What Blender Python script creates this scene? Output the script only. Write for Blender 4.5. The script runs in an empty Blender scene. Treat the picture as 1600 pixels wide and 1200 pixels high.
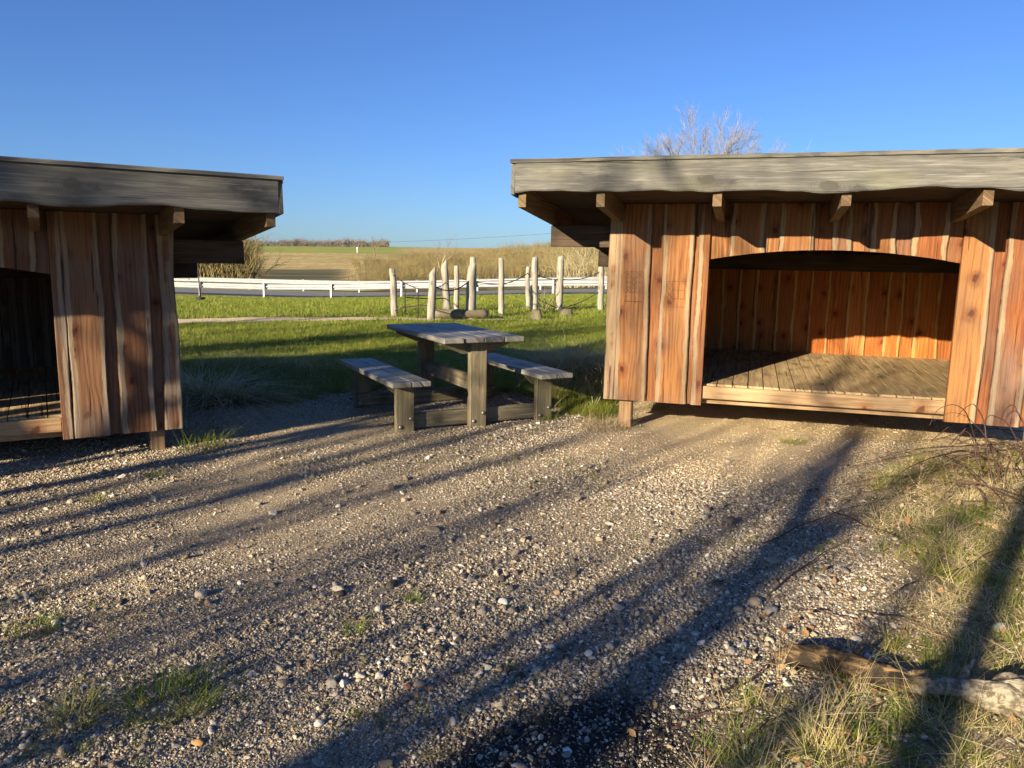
import bpy, math, random
import numpy as np
from mathutils import Vector, Matrix, noise as mnoise
R = math.radians
sc = bpy.context.scene
col = sc.collection

# ------------------------------------------------------------------ camera
CAM_H = 1.5
cam_d = bpy.data.cameras.new('camera')
cam = bpy.data.objects.new('camera', cam_d); col.objects.link(cam)
cam_d.sensor_fit = 'HORIZONTAL'; cam_d.sensor_width = 36.0; cam_d.lens = 27.0
cam_d.clip_start = 0.05; cam_d.clip_end = 4000
PITCH, ROLL = R(9.089), R(1.02)
fw = Vector((0, math.cos(PITCH), -math.sin(PITCH)))
r0 = Vector((1, 0, 0)); u0 = r0.cross(fw)
rt = r0 * math.cos(ROLL) + u0 * math.sin(ROLL); up = rt.cross(fw)
cam.matrix_world = Matrix(((rt.x, up.x, -fw.x, 0), (rt.y, up.y, -fw.y, 0), (rt.z, up.z, -fw.z, CAM_H), (0, 0, 0, 1)))
sc.camera = cam

# ------------------------------------------------------------------ light
SUN_AZ, SUN_EL = R(38.2), R(16.8)      # direction the light travels, right of the view axis
w = bpy.data.worlds.new('World'); sc.world = w; w.use_nodes = True
nt = w.node_tree; nt.nodes.clear()
sky = nt.nodes.new('ShaderNodeTexSky'); sky.sky_type = 'NISHITA'; sky.sun_disc = False
sky.sun_elevation = SUN_EL; sky.sun_rotation = SUN_AZ + math.pi
sky.altitude = 30; sky.air_density = 1.0; sky.dust_density = 0.3; sky.ozone_density = 2.2
tint = nt.nodes.new('ShaderNodeMix'); tint.data_type = 'RGBA'; tint.blend_type = 'MULTIPLY'; tint.inputs[0].default_value = 1.0
tint.inputs[7].default_value = (0.42, 0.63, 1.08, 1)      # white balance set for the low warm sun
bg = nt.nodes.new('ShaderNodeBackground'); bg.inputs[1].default_value = 0.056
wo = nt.nodes.new('ShaderNodeOutputWorld')
nt.links.new(sky.outputs[0], tint.inputs[6]); nt.links.new(tint.outputs[2], bg.inputs[0]); nt.links.new(bg.outputs[0], wo.inputs[0])
sd = bpy.data.lights.new('sun', 'SUN'); sd.energy = 5.0; sd.angle = R(0.53); sd.color = (1.0, 0.85, 0.62)
so = bpy.data.objects.new('sun', sd); col.objects.link(so)
ld = Vector((math.sin(SUN_AZ) * math.cos(SUN_EL), math.cos(SUN_AZ) * math.cos(SUN_EL), -math.sin(SUN_EL)))
so.rotation_euler = ld.to_track_quat('-Z', 'Y').to_euler(); so.location = (-10, -12, 20)
sc.view_settings.view_transform = 'Standard'; sc.view_settings.look = 'None'
sc.view_settings.gamma = 1.0; sc.view_settings.use_curve_mapping = False
sc.view_settings.exposure = 1.38
sc.cycles.use_adaptive_sampling = True; sc.cycles.adaptive_threshold = 0.03; sc.cycles.max_bounces = 4; sc.cycles.diffuse_bounces = 2; sc.cycles.glossy_bounces = 2; sc.cycles.transmission_bounces = 2; sc.cycles.caustics_reflective = False; sc.cycles.caustics_refractive = False

# ------------------------------------------------------------------ helpers
rng = np.random.default_rng(7)
def sst(a, b, x):
    t = np.clip((np.asarray(x, float) - a) / (b - a), 0, 1); return t * t * (3 - 2 * t)
def _hash(ix, iy, s):
    h = np.sin(ix * 127.1 + iy * 311.7 + s * 74.7) * 43758.5453; return h - np.floor(h)
def vnoise(x, y, s=0):
    x = np.asarray(x, float); y = np.asarray(y, float)
    ix, iy = np.floor(x), np.floor(y); fx, fy = x - ix, y - iy
    fx = fx * fx * (3 - 2 * fx); fy = fy * fy * (3 - 2 * fy)
    a, b, c, d = _hash(ix, iy, s), _hash(ix + 1, iy, s), _hash(ix, iy + 1, s), _hash(ix + 1, iy + 1, s)
    return (a + (b - a) * fx) * (1 - fy) + (c + (d - c) * fx) * fy - 0.5
def fbm(x, y, s=0, o=3):
    r = 0; k = 1.0
    for i in range(o):
        r = r + k * vnoise(np.asarray(x) * 2 ** i, np.asarray(y) * 2 ** i, s + i); k *= 0.5
    return r

def ray(px, py):
    return fw + rt * ((px - 800) / 1200.0) - up * ((py - 600) / 1200.0)
def gpt(px, py, z=0.0):
    d = ray(px, py); t = (z - CAM_H) / d.z; return Vector((d.x * t, d.y * t, z))
def gpt_h(px, py):
    z = 0.0
    for i in range(6):
        p = gpt(px, py, z); z = float(hgt(p.x, p.y))
    return Vector((p.x, p.y, z))
def at_depth(px, py, y):
    d = ray(px, py); t = y / d.y; return Vector((d.x * t, y, CAM_H + d.z * t))

# road line: near guard rail through RA, direction RD (to the right); RN points beyond the road
RA = np.array((-12.5, 41.8)); RD = np.array((0.970, -0.242)); RN = np.array((0.242, 0.970))
def road_sq(x, y):
    dx, dy = np.asarray(x) - RA[0], np.asarray(y) - RA[1]
    return dx * RD[0] + dy * RD[1], dx * RN[0] + dy * RN[1]
def road_z(s):
    s = np.asarray(s, float)
    return -0.70 + 0.7 * sst(-2, 20, s) * 1.0 + 0.02 * np.clip(s - 20, 0, 60)
def hgt(x, y):
    x = np.asarray(x, float); y = np.asarray(y, float)
    near = -0.12 * sst(-4, -12, x)
    near = near + 0.03 * fbm(x * 0.45, y * 0.45, 3) * sst(1.0, 4.0, y) + 0.012 * fbm(x * 2.1, y * 2.1, 9)
    near = near + 0.10 * sst(2.0, 4.5, x) * sst(6.5, 4.5, y) * sst(0.5, 2.5, y)          # grassy bank, right
    near = near + 0.16 * np.exp(-((x - 1.1) / 0.9) ** 2 - ((y - 10.2) / 0.9) ** 2)     # bank by the hut
    near = near + 0.10 * np.exp(-((x + 3.0) / 1.6) ** 2 - ((y - 10.0) / 0.8) ** 2)
    s, q = road_sq(x, y)
    rz = road_z(s)
    k = sst(-17, -1.5, q)
    z = near * (1 - k) + rz * k
    z = z - 0.10 * np.exp(-((q + 1.3) / 0.9) ** 2) * 0 
    # beyond the road: the field climbs, a scrub covered knoll stands on the right
    d = np.clip(q - 10, 0, None)
    fz = np.interp(d, [0, 60, 150, 280, 370, 430, 520, 3000], [0, 0.35, 1.7, 6.0, 9.0, 9.3, 8.4, -14])
    fz = fz + 0.25 * fbm(x / 45, y / 45, 5) * sst(10, 80, q)
    kn = 5.0 * np.exp(-((x - 26) / 36) ** 2 - ((y - 140) / 55) ** 2) * sst(9, 30, q)
    return z + np.where(q > 10, fz + kn, 0)

class MB:
    def __init__(s): s.v = []; s.f = []; s.at = {}
    def add(s, vs, fs):
        o = len(s.v); s.v.extend([tuple(p) for p in vs]); s.f.extend([tuple(i + o for i in f) for f in fs]); return o
    def box(s, c, d, rot=None, bev=0.0):
        hx, hy, hz = d[0] / 2, d[1] / 2, d[2] / 2
        if bev <= 0:
            vs = [(x, y, z) for z in (-hz, hz) for y in (-hy, hy) for x in (-hx, hx)]
            fs = [(0, 2, 3, 1), (4, 5, 7, 6), (0, 1, 5, 4), (2, 6, 7, 3), (0, 4, 6, 2), (1, 3, 7, 5)]
        else:
            b = min(bev, hx * .9, hy * .9, hz * .9); vs = []; ix = {}
            for sx in (-1, 1):
                for sy in (-1, 1):
                    for sz in (-1, 1):
                        for a in range(3):
                            p = [sx * (hx - b), sy * (hy - b), sz * (hz - b)]
                            p[a] = (sx * hx, sy * hy, sz * hz)[a]
                            ix[(sx, sy, sz, a)] = len(vs); vs.append(tuple(p))
            fs = []
            S = (-1, 1)
            for q in S:
                fs.append([ix[(q, a, b_, 0)] for a, b_ in ((-1, -1), (1, -1), (1, 1), (-1, 1))][::q])
                fs.append([ix[(a, q, b_, 1)] for a, b_ in ((-1, -1), (-1, 1), (1, 1), (1, -1))][::q])
                fs.append([ix[(a, b_, q, 2)] for a, b_ in ((-1, -1), (1, -1), (1, 1), (-1, 1))][::q])
            for a in S:
                for b_ in S:
                    fs.append((ix[(-1, a, b_, 1)], ix[(1, a, b_, 1)], ix[(1, a, b_, 2)], ix[(-1, a, b_, 2)])[::1 if a * b_ > 0 else -1])
                    fs.append((ix[(a, -1, b_, 0)], ix[(a, 1, b_, 0)], ix[(a, 1, b_, 2)], ix[(a, -1, b_, 2)])[::-1 if a * b_ > 0 else 1])
                    fs.append((ix[(a, b_, -1, 0)], ix[(a, b_, 1, 0)], ix[(a, b_, 1, 1)], ix[(a, b_, -1, 1)])[::1 if a * b_ > 0 else -1])
                    for c_ in S:
                        fs.append((ix[(a, b_, c_, 0)], ix[(a, b_, c_, 1)], ix[(a, b_, c_, 2)])[::1 if a * b_ * c_ > 0 else -1])
        if rot is not None: vs = [rot @ Vector(p) for p in vs]
        s.add([(p[0] + c[0], p[1] + c[1], p[2] + c[2]) for p in vs], fs)
    def tube(s, pts, rad, n=6, cap=True):
        pts = [Vector(p) for p in pts]; m = len(pts); vs = []; fs = []
        ref = Vector((0.3, 0.2, 1)).normalized()
        for i, p in enumerate(pts):
            t = (pts[min(i + 1, m - 1)] - pts[max(i - 1, 0)])
            if t.length < 1e-9: t = Vector((0, 0, 1))
            t.normalize(); a = t.cross(ref)
            if a.length < 1e-3: a = t.cross(Vector((1, 0, 0)))
            a.normalize(); b = t.cross(a); r = rad[i] if hasattr(rad, '__len__') else rad
            for k in range(n):
                an = 2 * math.pi * k / n; vs.append(p + (a * math.cos(an) + b * math.sin(an)) * r)
        for i in range(m - 1):
            for k in range(n):
                k2 = (k + 1) % n; fs.append((i * n + k, i * n + k2, (i + 1) * n + k2, (i + 1) * n + k))
        if cap and n > 2: fs.append(tuple(range(n))[::-1]); fs.append(tuple(range((m - 1) * n, m * n)))
        s.add(vs, fs)
    def build(s, name, mat, parent=None, smooth=False):
        me = bpy.data.meshes.new(name); me.from_pydata(s.v, [], s.f)
        if mat: me.materials.append(mat)
        if smooth: me.polygons.foreach_set('use_smooth', [True] * len(me.polygons))
        for k, a in s.at.items():
            t = 'FLOAT' if not hasattr(a[0], '__len__') else 'FLOAT_VECTOR'
            A = me.attributes.new(k, t, 'POINT')
            A.data.foreach_set('value' if t == 'FLOAT' else 'vector', np.asarray(a, float).ravel())
        me.update()
        o = bpy.data.objects.new(name, me); col.objects.link(o)
        if parent is not None: o.parent = parent
        return o
def npmesh(name, V, F, mat, parent=None, smooth=False):
    """V (n,3), F (m,k) with k constant"""
    V = np.asarray(V, np.float32); F = np.asarray(F, np.int32); k = F.shape[1]
    me = bpy.data.meshes.new(name); me.vertices.add(len(V)); me.vertices.foreach_set('co', V.ravel())
    me.loops.add(F.size); me.loops.foreach_set('vertex_index', F.ravel())
    me.polygons.add(len(F)); me.polygons.foreach_set('loop_start', np.arange(0, F.size, k, dtype=np.int32))
    if mat: me.materials.append(mat)
    me.polygons.foreach_set('use_smooth', np.full(len(F), smooth))
    me.update(calc_edges=True)
    o = bpy.data.objects.new(name, me); col.objects.link(o)
    if parent is not None: o.parent = parent
    return o
def tag(o, label=None, cat=None, group=None, kind=None):
    if label: o['label'] = label
    if cat: o['category'] = cat
    if group: o['group'] = group
    if kind: o['kind'] = kind
    return o
def empty(name, loc=(0, 0, 0), rz=0.0, parent=None):
    o = bpy.data.objects.new(name, None); col.objects.link(o); o.location = loc; o.rotation_euler = (0, 0, rz)
    o.empty_display_size = 0.1
    if parent is not None: o.parent = parent
    return o

# ------------------------------------------------------------------ materials
class NT:
    def __init__(s, name):
        s.m = bpy.data.materials.new(name); s.m.use_nodes = True; s.t = s.m.node_tree; s.t.nodes.clear()
        s.out = s.n('ShaderNodeOutputMaterial'); s.b = s.n('ShaderNodeBsdfPrincipled')
        s.t.links.new(s.b.outputs[0], s.out.inputs[0])
    def n(s, ty, **kw):
        x = s.t.nodes.new(ty)
        for k, v in kw.items(): setattr(x, k, v)
        return x
    def put(s, sock, v):
        if isinstance(v, bpy.types.NodeSocket): s.t.links.new(v, sock)
        elif v is not None:
            if sock.type == 'RGBA' and len(v) == 3: v = (*v, 1)
            sock.default_value = v
    def math(s, op, a, b=None, c=None, clamp=False):
        x = s.n('ShaderNodeMath', operation=op, use_clamp=clamp)
        s.put(x.inputs[0], a); s.put(x.inputs[1], b)
        if c is not None: s.put(x.inputs[2], c)
        return x.outputs[0]
    def mix(s, f, a, b, mode='MIX'):
        x = s.n('ShaderNodeMix', data_type='RGBA', blend_type=mode, clamp_factor=True)
        s.put(x.inputs[0], f); s.put(x.inputs[6], a); s.put(x.inputs[7], b); return x.outputs[2]
    def step(s, x, a, b):
        m = s.n('ShaderNodeMapRange', interpolation_type='SMOOTHSTEP')
        s.put(m.inputs[0], x); s.put(m.inputs[1], a); s.put(m.inputs[2], b); return m.outputs[0]
    def noise(s, vec, scale, detail=4, rough=0.55, dist=0.0):
        x = s.n('ShaderNodeTexNoise'); s.put(x.inputs['Vector'], vec); x.inputs['Scale'].default_value = scale
        x.inputs['Detail'].default_value = detail; x.inputs['Roughness'].default_value = rough; x.inputs['Distortion'].default_value = dist
        return x.outputs[0]
    def voro(s, vec, scale, feature='F1', out='Distance', rnd=1.0):
        x = s.n('ShaderNodeTexVoronoi', feature=feature); s.put(x.inputs['Vector'], vec); x.inputs['Scale'].default_value = scale
        x.inputs['Randomness'].default_value = rnd
        return x.outputs[out]
    def knots(s, vec, scale, share):
        x = s.n('ShaderNodeTexVoronoi', feature='F1', voronoi_dimensions='2D'); s.put(x.inputs['Vector'], vec); x.inputs['Scale'].default_value = scale
        q = s.n('ShaderNodeSeparateColor'); s.put(q.inputs[0], x.outputs['Color'])
        return s.math('ADD', x.outputs['Distance'], s.math('MULTIPLY', s.math('GREATER_THAN', q.outputs[0], share), 2.0))
    def scale(s, vec, k):
        x = s.n('ShaderNodeVectorMath', operation='MULTIPLY'); s.put(x.inputs[0], vec); s.put(x.inputs[1], k); return x.outputs[0]
    def vadd(s, a, b):
        x = s.n('ShaderNodeVectorMath', operation='ADD'); s.put(x.inputs[0], a); s.put(x.inputs[1], b); return x.outputs[0]
    def attr(s, name, out='Fac'):
        x = s.n('ShaderNodeAttribute', attribute_name=name); return x.outputs[out]
    def ramp(s, f, stops, interp='LINEAR'):
        x = s.n('ShaderNodeValToRGB'); s.put(x.inputs[0], f); e = x.color_ramp; e.interpolation = interp
        while len(e.elements) < len(stops): e.elements.new(0.5)
        for el, (p, c) in zip(e.elements, stops): el.position = p; el.color = (*c, 1)
        return x.outputs[0]
    def obj(s): return s.n('ShaderNodeTexCoord').outputs['Object']
    def pos(s): return s.n('ShaderNodeNewGeometry').outputs['Position']
    def rnd(s): return s.n('ShaderNodeObjectInfo').outputs['Random']
    def fin(s, color, rough=0.8, bump=None, strength=0.4, dist=0.01, spec=0.3, normal=None):
        s.put(s.b.inputs['Base Color'], color); s.put(s.b.inputs['Roughness'], rough)
        s.b.inputs['Specular IOR Level'].default_value = spec
        if bump is not None:
            x = s.n('ShaderNodeBump'); x.inputs['Strength'].default_value = strength; x.inputs['Distance'].default_value = dist
            s.put(x.inputs['Height'], bump); s.t.links.new(x.outputs[0], s.b.inputs['Normal'])
        return s.m

def larch(name, h1, h2, sap, weather=0.35, sapw=0.045, interior=False):
    """sawn live-edge planks; attribute bc = (across, along, board offset) in metres, ed = distance from the live edge"""
    s = NT(name); bc = s.attr('bc', 'Vector'); ed = s.attr('ed')
    sep = s.n('ShaderNodeSeparateXYZ'); s.put(sep.inputs[0], bc)
    long_ = s.scale(bc, (1, 0.09, 1)); mid = s.scale(bc, (1, 0.16, 1))
    warp = s.noise(mid, 5, 3)
    # cathedral grain: distance from a wandering pith line
    ac = s.math('ABSOLUTE', s.math('ADD', sep.outputs[0], s.math('MULTIPLY', s.math('SUBTRACT', warp, 0.5), 0.16)))
    ringv = s.math('ADD', s.math('MULTIPLY', ac, 85), s.math('MULTIPLY', s.noise(long_, 7, 2), 5))
    ring = s.math('POWER', s.math('ABSOLUTE', s.math('SINE', ringv)), 2.5)
    fib = s.noise(s.scale(bc, (1, 0.022, 1)), 130, 4, 0.7)
    # knots
    kv = s.scale(bc, (1, 0.8, 1))
    kd = s.knots(s.vadd(kv, s.scale(s.noise(bc, 14, 2), (0.05, 0.05, 0))), 4.6, 0.55)
    knot = s.step(kd, 0.13, 0.06); halo = s.step(kd, 0.32, 0.08)
    br = s.math('FRACT', s.math('MULTIPLY', sep.outputs[2], 7.31))
    c = s.mix(br, h1, h2)
    br2 = s.math('FRACT', s.math('MULTIPLY', sep.outputs[2], 3.77)); c = s.mix(s.math('MULTIPLY', s.step(br2, .35, 1.0), .45), c, (h1[0] * .55, h1[1] * .6, h1[2] * .75))
    c = s.mix(s.math('MULTIPLY', ring, s.math('MULTIPLY', s.step(s.noise(s.scale(bc, (.6, .25, 1)), 4, 2), .3, .7), 0.75)), c, (h1[0] * .45, h1[1] * .38, h1[2] * .3))
    c = s.mix(s.math('MULTIPLY', s.step(fib, 0.42, 0.72), 0.38), c, (h2[0] * 1.35, h2[1] * 1.45, h2[2] * 1.5))
    krg = s.math('MULTIPLY', s.step(kd, 0.42, 0.2), s.math('POWER', s.math('ABSOLUTE', s.math('SINE', s.math('MULTIPLY', kd, 75))), 2))
    c = s.mix(s.math('MULTIPLY', krg, 0.4), c, (h1[0] * .5, h1[1] * .35, h1[2] * .3))
    c = s.mix(s.math('MULTIPLY', halo, 0.55), c, (h1[0] * .7, h1[1] * .42, h1[2] * .28))
    c = s.mix(s.math('MULTIPLY', knot, 0.85), c, (h1[0] * .26, h1[1] * .17, h1[2] * .15))
    sw = s.math('ADD', sapw, s.math('MULTIPLY', s.math('SUBTRACT', s.noise(s.scale(bc, (.4, 1, 3)), 4.5, 3), 0.5), 0.05))
    sm = s.math('SUBTRACT', 1.0, s.step(s.math('SUBTRACT', ed, sw), -0.004, 0.006))
    sc_ = s.mix(s.math('MULTIPLY', s.step(fib, 0.35, 0.75), 0.45), sap, (sap[0] * .62, sap[1] * .58, sap[2] * .55))
    sc_ = s.mix(s.math('MULTIPLY', ring, 0.12), sc_, (sap[0] * .6, sap[1] * .5, sap[2] * .4))
    c = s.mix(sm, c, sc_)
    # bark flecks left along the very edge
    bk = s.math('MULTIPLY', s.step(ed, 0.010, 0.002), s.step(s.noise(s.scale(bc, (1, .5, 1)), 22, 3), 0.5, 0.62))
    c = s.mix(s.math('MULTIPLY', bk, 0.8), c, (0.07, 0.045, 0.03))
    wn = s.noise(s.scale(bc, (1, 0.35, 1)), 3.2, 5, 0.62)
    grey = s.math('MULTIPLY', s.step(wn, 0.42, 0.66), weather)
    c = s.mix(grey, c, s.mix(0.45, c, (0.085, 0.065, 0.05)))
    c = s.mix(s.math('MULTIPLY', s.step(s.noise(s.scale(bc, (.5, .5, 1)), 2.1, 3), .5, .68), weather * .55), c, (0.20, 0.16, 0.125))
    fl = s.math('MULTIPLY', s.step(s.noise(s.scale(bc, (1, .2, 1)), 26, 4, .7), 0.60, 0.74), 0.35 * min(1, weather * 2))
    c = s.mix(fl, c, (0.06, 0.04, 0.03))
    split = s.math('MULTIPLY', s.step(s.noise(s.scale(bc, (1, 0.035, 1)), 30, 2), 0.685, 0.705), 0.8)
    c = s.mix(split, c, (h1[0] * .12, h1[1] * .1, h1[2] * .1))
    stk = s.noise(s.scale(bc, (1, 0.03, 1)), 55, 3, 0.6)
    c = s.mix(s.math('MULTIPLY', s.step(stk, 0.54, 0.62), 0.35), c, (h1[0] * .4, h1[1] * .32, h1[2] * .3))
    edge_dark = s.math('MULTIPLY', s.step(ed, 0.012, 0.0), 0.55)  # darker line along the live edge
    c = s.mix(edge_dark, c, (h1[0] * .25, h1[1] * .25, h1[2] * .25))
    h = s.math('ADD', s.math('MULTIPLY', fib, 0.6), s.math('SUBTRACT', s.math('MULTIPLY', ring, 0.35), s.math('MULTIPLY', knot, 0.4)))
    return s.fin(c, 0.72, h, 0.55, 0.004, 0.25)
def grey_wood(name, c1, c2, moss=0.25, mossc=(0.13, 0.14, 0.045), dark=0.4, rough=0.8, axis=0):
    """weathered timber; attribute bc = (across, along, offset)"""
    s = NT(name); bc = s.attr('bc', 'Vector')
    fib = s.noise(s.scale(bc, (1, 0.03, 1)), 95, 5, 0.72)
    med = s.noise(s.scale(bc, (1, 0.12, 1)), 14, 4, 0.6, 0.6)
    big = s.noise(s.scale(bc, (1, 0.5, 1)), 3.1, 4)
    c = s.mix(s.step(med, 0.3, 0.72), c1, c2)
    c = s.mix(s.math('MULTIPLY', s.step(fib, 0.46, 0.64), 0.6), c, tuple(k * 0.4 for k in c1))
    c = s.mix(s.math('MULTIPLY', s.step(big, 0.5, 0.7), moss), c, mossc)
    st = s.noise(s.scale(bc, (1, 0.4, 1.7)), 5.5, 5, 0.65)
    c = s.mix(s.math('MULTIPLY', s.step(st, 0.53, 0.68), dark), c, (0.035, 0.032, 0.03))
    kd = s.knots(s.vadd(s.scale(bc, (1, 0.6, 1)), s.scale(s.noise(bc, 16, 2), (0.04, 0.04, 0))), 3.4, 0.6)
    knot = s.step(kd, 0.17, 0.08)
    krg = s.math('MULTIPLY', s.step(kd, 0.36, 0.16), s.math('POWER', s.math('ABSOLUTE', s.math('SINE', s.math('MULTIPLY', kd, 70))), 2))
    c = s.mix(s.math('MULTIPLY', krg, 0.5), c, tuple(k * 0.4 for k in c1))
    c = s.mix(s.math('MULTIPLY', knot, 0.75), c, tuple(k * 0.3 for k in c1))
    stk = s.noise(s.scale(bc, (1, 0.045, 1)), 44, 3, 0.6)
    c = s.mix(s.math('MULTIPLY', s.step(stk, 0.52, 0.60), 0.5), c, tuple(k * 0.45 for k in c1))
    c = s.mix(s.math('MULTIPLY', s.step(stk, 0.42, 0.34), 0.45), c, tuple(min(.6, k * 1.55) for k in c1))
    crack = s.step(s.noise(s.scale(bc, (1, 0.02, 1)), 34, 2), 0.665, 0.685)
    c = s.mix(s.math('MULTIPLY', crack, 0.7), c, (0.02, 0.017, 0.015))
    h = s.math('SUBTRACT', s.math('ADD', fib, s.math('MULTIPLY', med, 0.5)), s.math('MULTIPLY', crack, 0.7))
    return s.fin(c, rough, h, 0.6, 0.004, 0.3)
def plain(name, c1, c2, scale=20, rough=0.8, bump=0.3, dist=0.005, metal=0.0, spec=0.3, detail=5):
    s = NT(name); n = s.noise(s.obj(), scale, detail, 0.65)
    s.b.inputs['Metallic'].default_value = metal
    return s.fin(s.mix(s.step(n, 0.3, 0.7), c1, c2), rough, n, bump, dist, spec)
def varied(name, stops, rough=0.85, nscale=60, amount=0.35, trans=0.0, vgrad=None):
    """one colour per instance or per blade"""
    s = NT(name); r = s.rnd(); c = s.ramp(r, stops)
    n = s.noise(s.obj(), nscale, 3)
    c = s.mix(s.math('MULTIPLY', n, amount), c, s.mix(1.0, c, (0.35, 0.32, 0.3), 'MULTIPLY'))
    m = s.fin(c, rough, n, 0.2, 0.003, 0.25)
    if trans > 0:
        tr = s.n('ShaderNodeBsdfTranslucent'); s.put(tr.inputs[0], c); mx = s.n('ShaderNodeMixShader'); mx.inputs[0].default_value = trans
        s.t.links.new(s.b.outputs[0], mx.inputs[1]); s.t.links.new(tr.outputs[0], mx.inputs[2]); s.t.links.new(mx.outputs[0], s.out.inputs[0])
    return m

M = {}
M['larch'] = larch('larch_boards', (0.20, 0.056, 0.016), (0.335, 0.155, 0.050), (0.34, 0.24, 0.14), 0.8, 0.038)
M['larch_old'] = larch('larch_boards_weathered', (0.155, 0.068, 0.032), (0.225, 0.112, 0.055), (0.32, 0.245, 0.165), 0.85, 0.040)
M['larch_dim'] = larch('larch_inside_shaded', (0.10, 0.055, 0.032), (0.125, 0.075, 0.046), (0.20, 0.15, 0.10), 0.5)  # darker copy of the inside wood: left shelter's interior shade put into the colour
M['larch_in'] = larch('larch_inside', (0.33, 0.085, 0.014), (0.48, 0.175, 0.036), (0.54, 0.31, 0.10), 0.15, 0.03)
M['frame'] = larch('larch_framing', (0.37, 0.22, 0.105), (0.45, 0.30, 0.155), (0.48, 0.34, 0.19), 0.4)
M['fascia'] = grey_wood('fascia_grey', (0.18, 0.172, 0.148), (0.095, 0.094, 0.085), 0.45, (0.13, 0.132, 0.065), 0.6)
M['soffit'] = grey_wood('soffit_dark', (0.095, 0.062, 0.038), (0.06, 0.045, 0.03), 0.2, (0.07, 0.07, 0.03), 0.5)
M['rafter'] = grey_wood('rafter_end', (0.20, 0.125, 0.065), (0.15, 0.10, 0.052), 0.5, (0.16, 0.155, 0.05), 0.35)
M['table'] = grey_wood('table_grey', (0.335, 0.315, 0.265), (0.19, 0.185, 0.16), 0.4, (0.15, 0.17, 0.075), 0.7, 0.55)
M['tleg'] = grey_wood('table_leg_wood', (0.225, 0.185, 0.115), (0.15, 0.13, 0.078), 0.45, (0.135, 0.135, 0.055), 0.45)
M['post'] = grey_wood('post_bleached', (0.38, 0.345, 0.28), (0.26, 0.235, 0.19), 0.2, (0.2, 0.2, 0.1), 0.25)
M['floor'] = grey_wood('floor_boards', (0.56, 0.39, 0.20), (0.43, 0.29, 0.145), 0.2, (0.16, 0.13, 0.07), 0.45)
M['felt'] = plain('roof_felt', (0.03, 0.03, 0.03), (0.06, 0.06, 0.055), 60)
M['bolt'] = plain('bolt_steel', (0.35, 0.34, 0.32), (0.22, 0.20, 0.18), 40, 0.45, 0.1, 0.002, 0.8)
M['char'] = plain('scorched_line', (0.05, 0.022, 0.012), (0.09, 0.04, 0.02), 50)
M['galv'] = plain('galvanised_steel', (0.34, 0.345, 0.35), (0.27, 0.275, 0.28), 3, 0.5, 0.05, 0.002, 0.25, 0.5)
M['rope'] = plain('dark_rope', (0.05, 0.035, 0.03), (0.03, 0.022, 0.02), 30)
M['rubber'] = plain('black_rubber', (0.02, 0.02, 0.022), (0.035, 0.035, 0.035), 30, 0.6)
M['cane'] = plain('bramble_cane', (0.085, 0.04, 0.028), (0.05, 0.032, 0.025), 9, 0.7)
M['drycane'] = plain('dry_cane', (0.30, 0.21, 0.11), (0.20, 0.13, 0.07), 9, 0.8)
M['bark'] = plain('tree_bark', (0.17, 0.135, 0.10), (0.10, 0.085, 0.065), 6, 0.9, 0.5, 0.02)
M['twig'] = plain('twig_bark', (0.24, 0.19, 0.135), (0.17, 0.13, 0.09), 3, 0.9)
M['paletwig'] = plain('pale_twig', (0.40, 0.345, 0.20), (0.32, 0.27, 0.15), 2, 0.85)
M['greytwig'] = plain('grey_twig', (0.27, 0.235, 0.20), (0.19, 0.165, 0.14), 3, 0.85)
M['wood_far'] = plain('far_wood_bark', (0.22, 0.19, 0.165), (0.13, 0.11, 0.095), .2, 0.9)
M['scrub'] = plain('scrub_twigs', (0.27, 0.215, 0.085), (0.10, 0.08, 0.036), .5, 0.85)
M['asphalt'] = plain('asphalt', (0.19, 0.188, 0.182), (0.145, 0.144, 0.142), 30, 0.85)
M['paint'] = plain('white_paint', (0.75, 0.75, 0.72), (0.65, 0.65, 0.62), 5, 0.6)
M['leaf'] = varied('dead_leaves', [(0, (0.20, 0.085, 0.04)), (0.5, (0.32, 0.16, 0.07)), (1, (0.42, 0.27, 0.13))], 0.8, 40, 0.5)
STONES = [(0.0, (0.06, 0.055, 0.05)), (0.12, (0.15, 0.12, 0.09)), (0.28, (0.29, 0.245, 0.18)), (0.46, (0.46, 0.39, 0.275)), (0.56, (0.33, 0.225, 0.135)),
          (0.64, (0.54, 0.465, 0.34)), (0.78, (0.24, 0.225, 0.20)), (0.90, (0.62, 0.54, 0.41)), (1.0, (0.78, 0.73, 0.63))]
def stone_mat():
    s = NT('gravel_stones'); r = s.rnd(); c = s.ramp(r, STONES); n = s.noise(s.obj(), 2.2, 4)
    c = s.mix(s.math('MULTIPLY', n, 0.55), c, s.mix(1.0, c, (0.4, 0.36, 0.32), 'MULTIPLY'))
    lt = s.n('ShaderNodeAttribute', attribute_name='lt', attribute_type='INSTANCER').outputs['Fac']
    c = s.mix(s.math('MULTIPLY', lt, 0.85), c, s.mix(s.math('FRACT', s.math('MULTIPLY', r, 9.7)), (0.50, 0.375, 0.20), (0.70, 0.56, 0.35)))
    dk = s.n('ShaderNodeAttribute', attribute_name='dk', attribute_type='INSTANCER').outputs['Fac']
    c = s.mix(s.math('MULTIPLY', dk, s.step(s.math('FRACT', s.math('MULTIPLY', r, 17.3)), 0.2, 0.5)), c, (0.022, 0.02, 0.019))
    return s.fin(c, 0.75, n, 0.25, 0.2, 0.25)
M['stone'] = stone_mat()
M['grass'] = varied('green_grass', [(0, (0.14, 0.19, 0.025)), (0.5, (0.21, 0.255, 0.035)), (0.8, (0.30, 0.31, 0.06)), (1, (0.46, 0.38, 0.15))], 0.6, 10, 0.2, 0.3)
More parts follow.
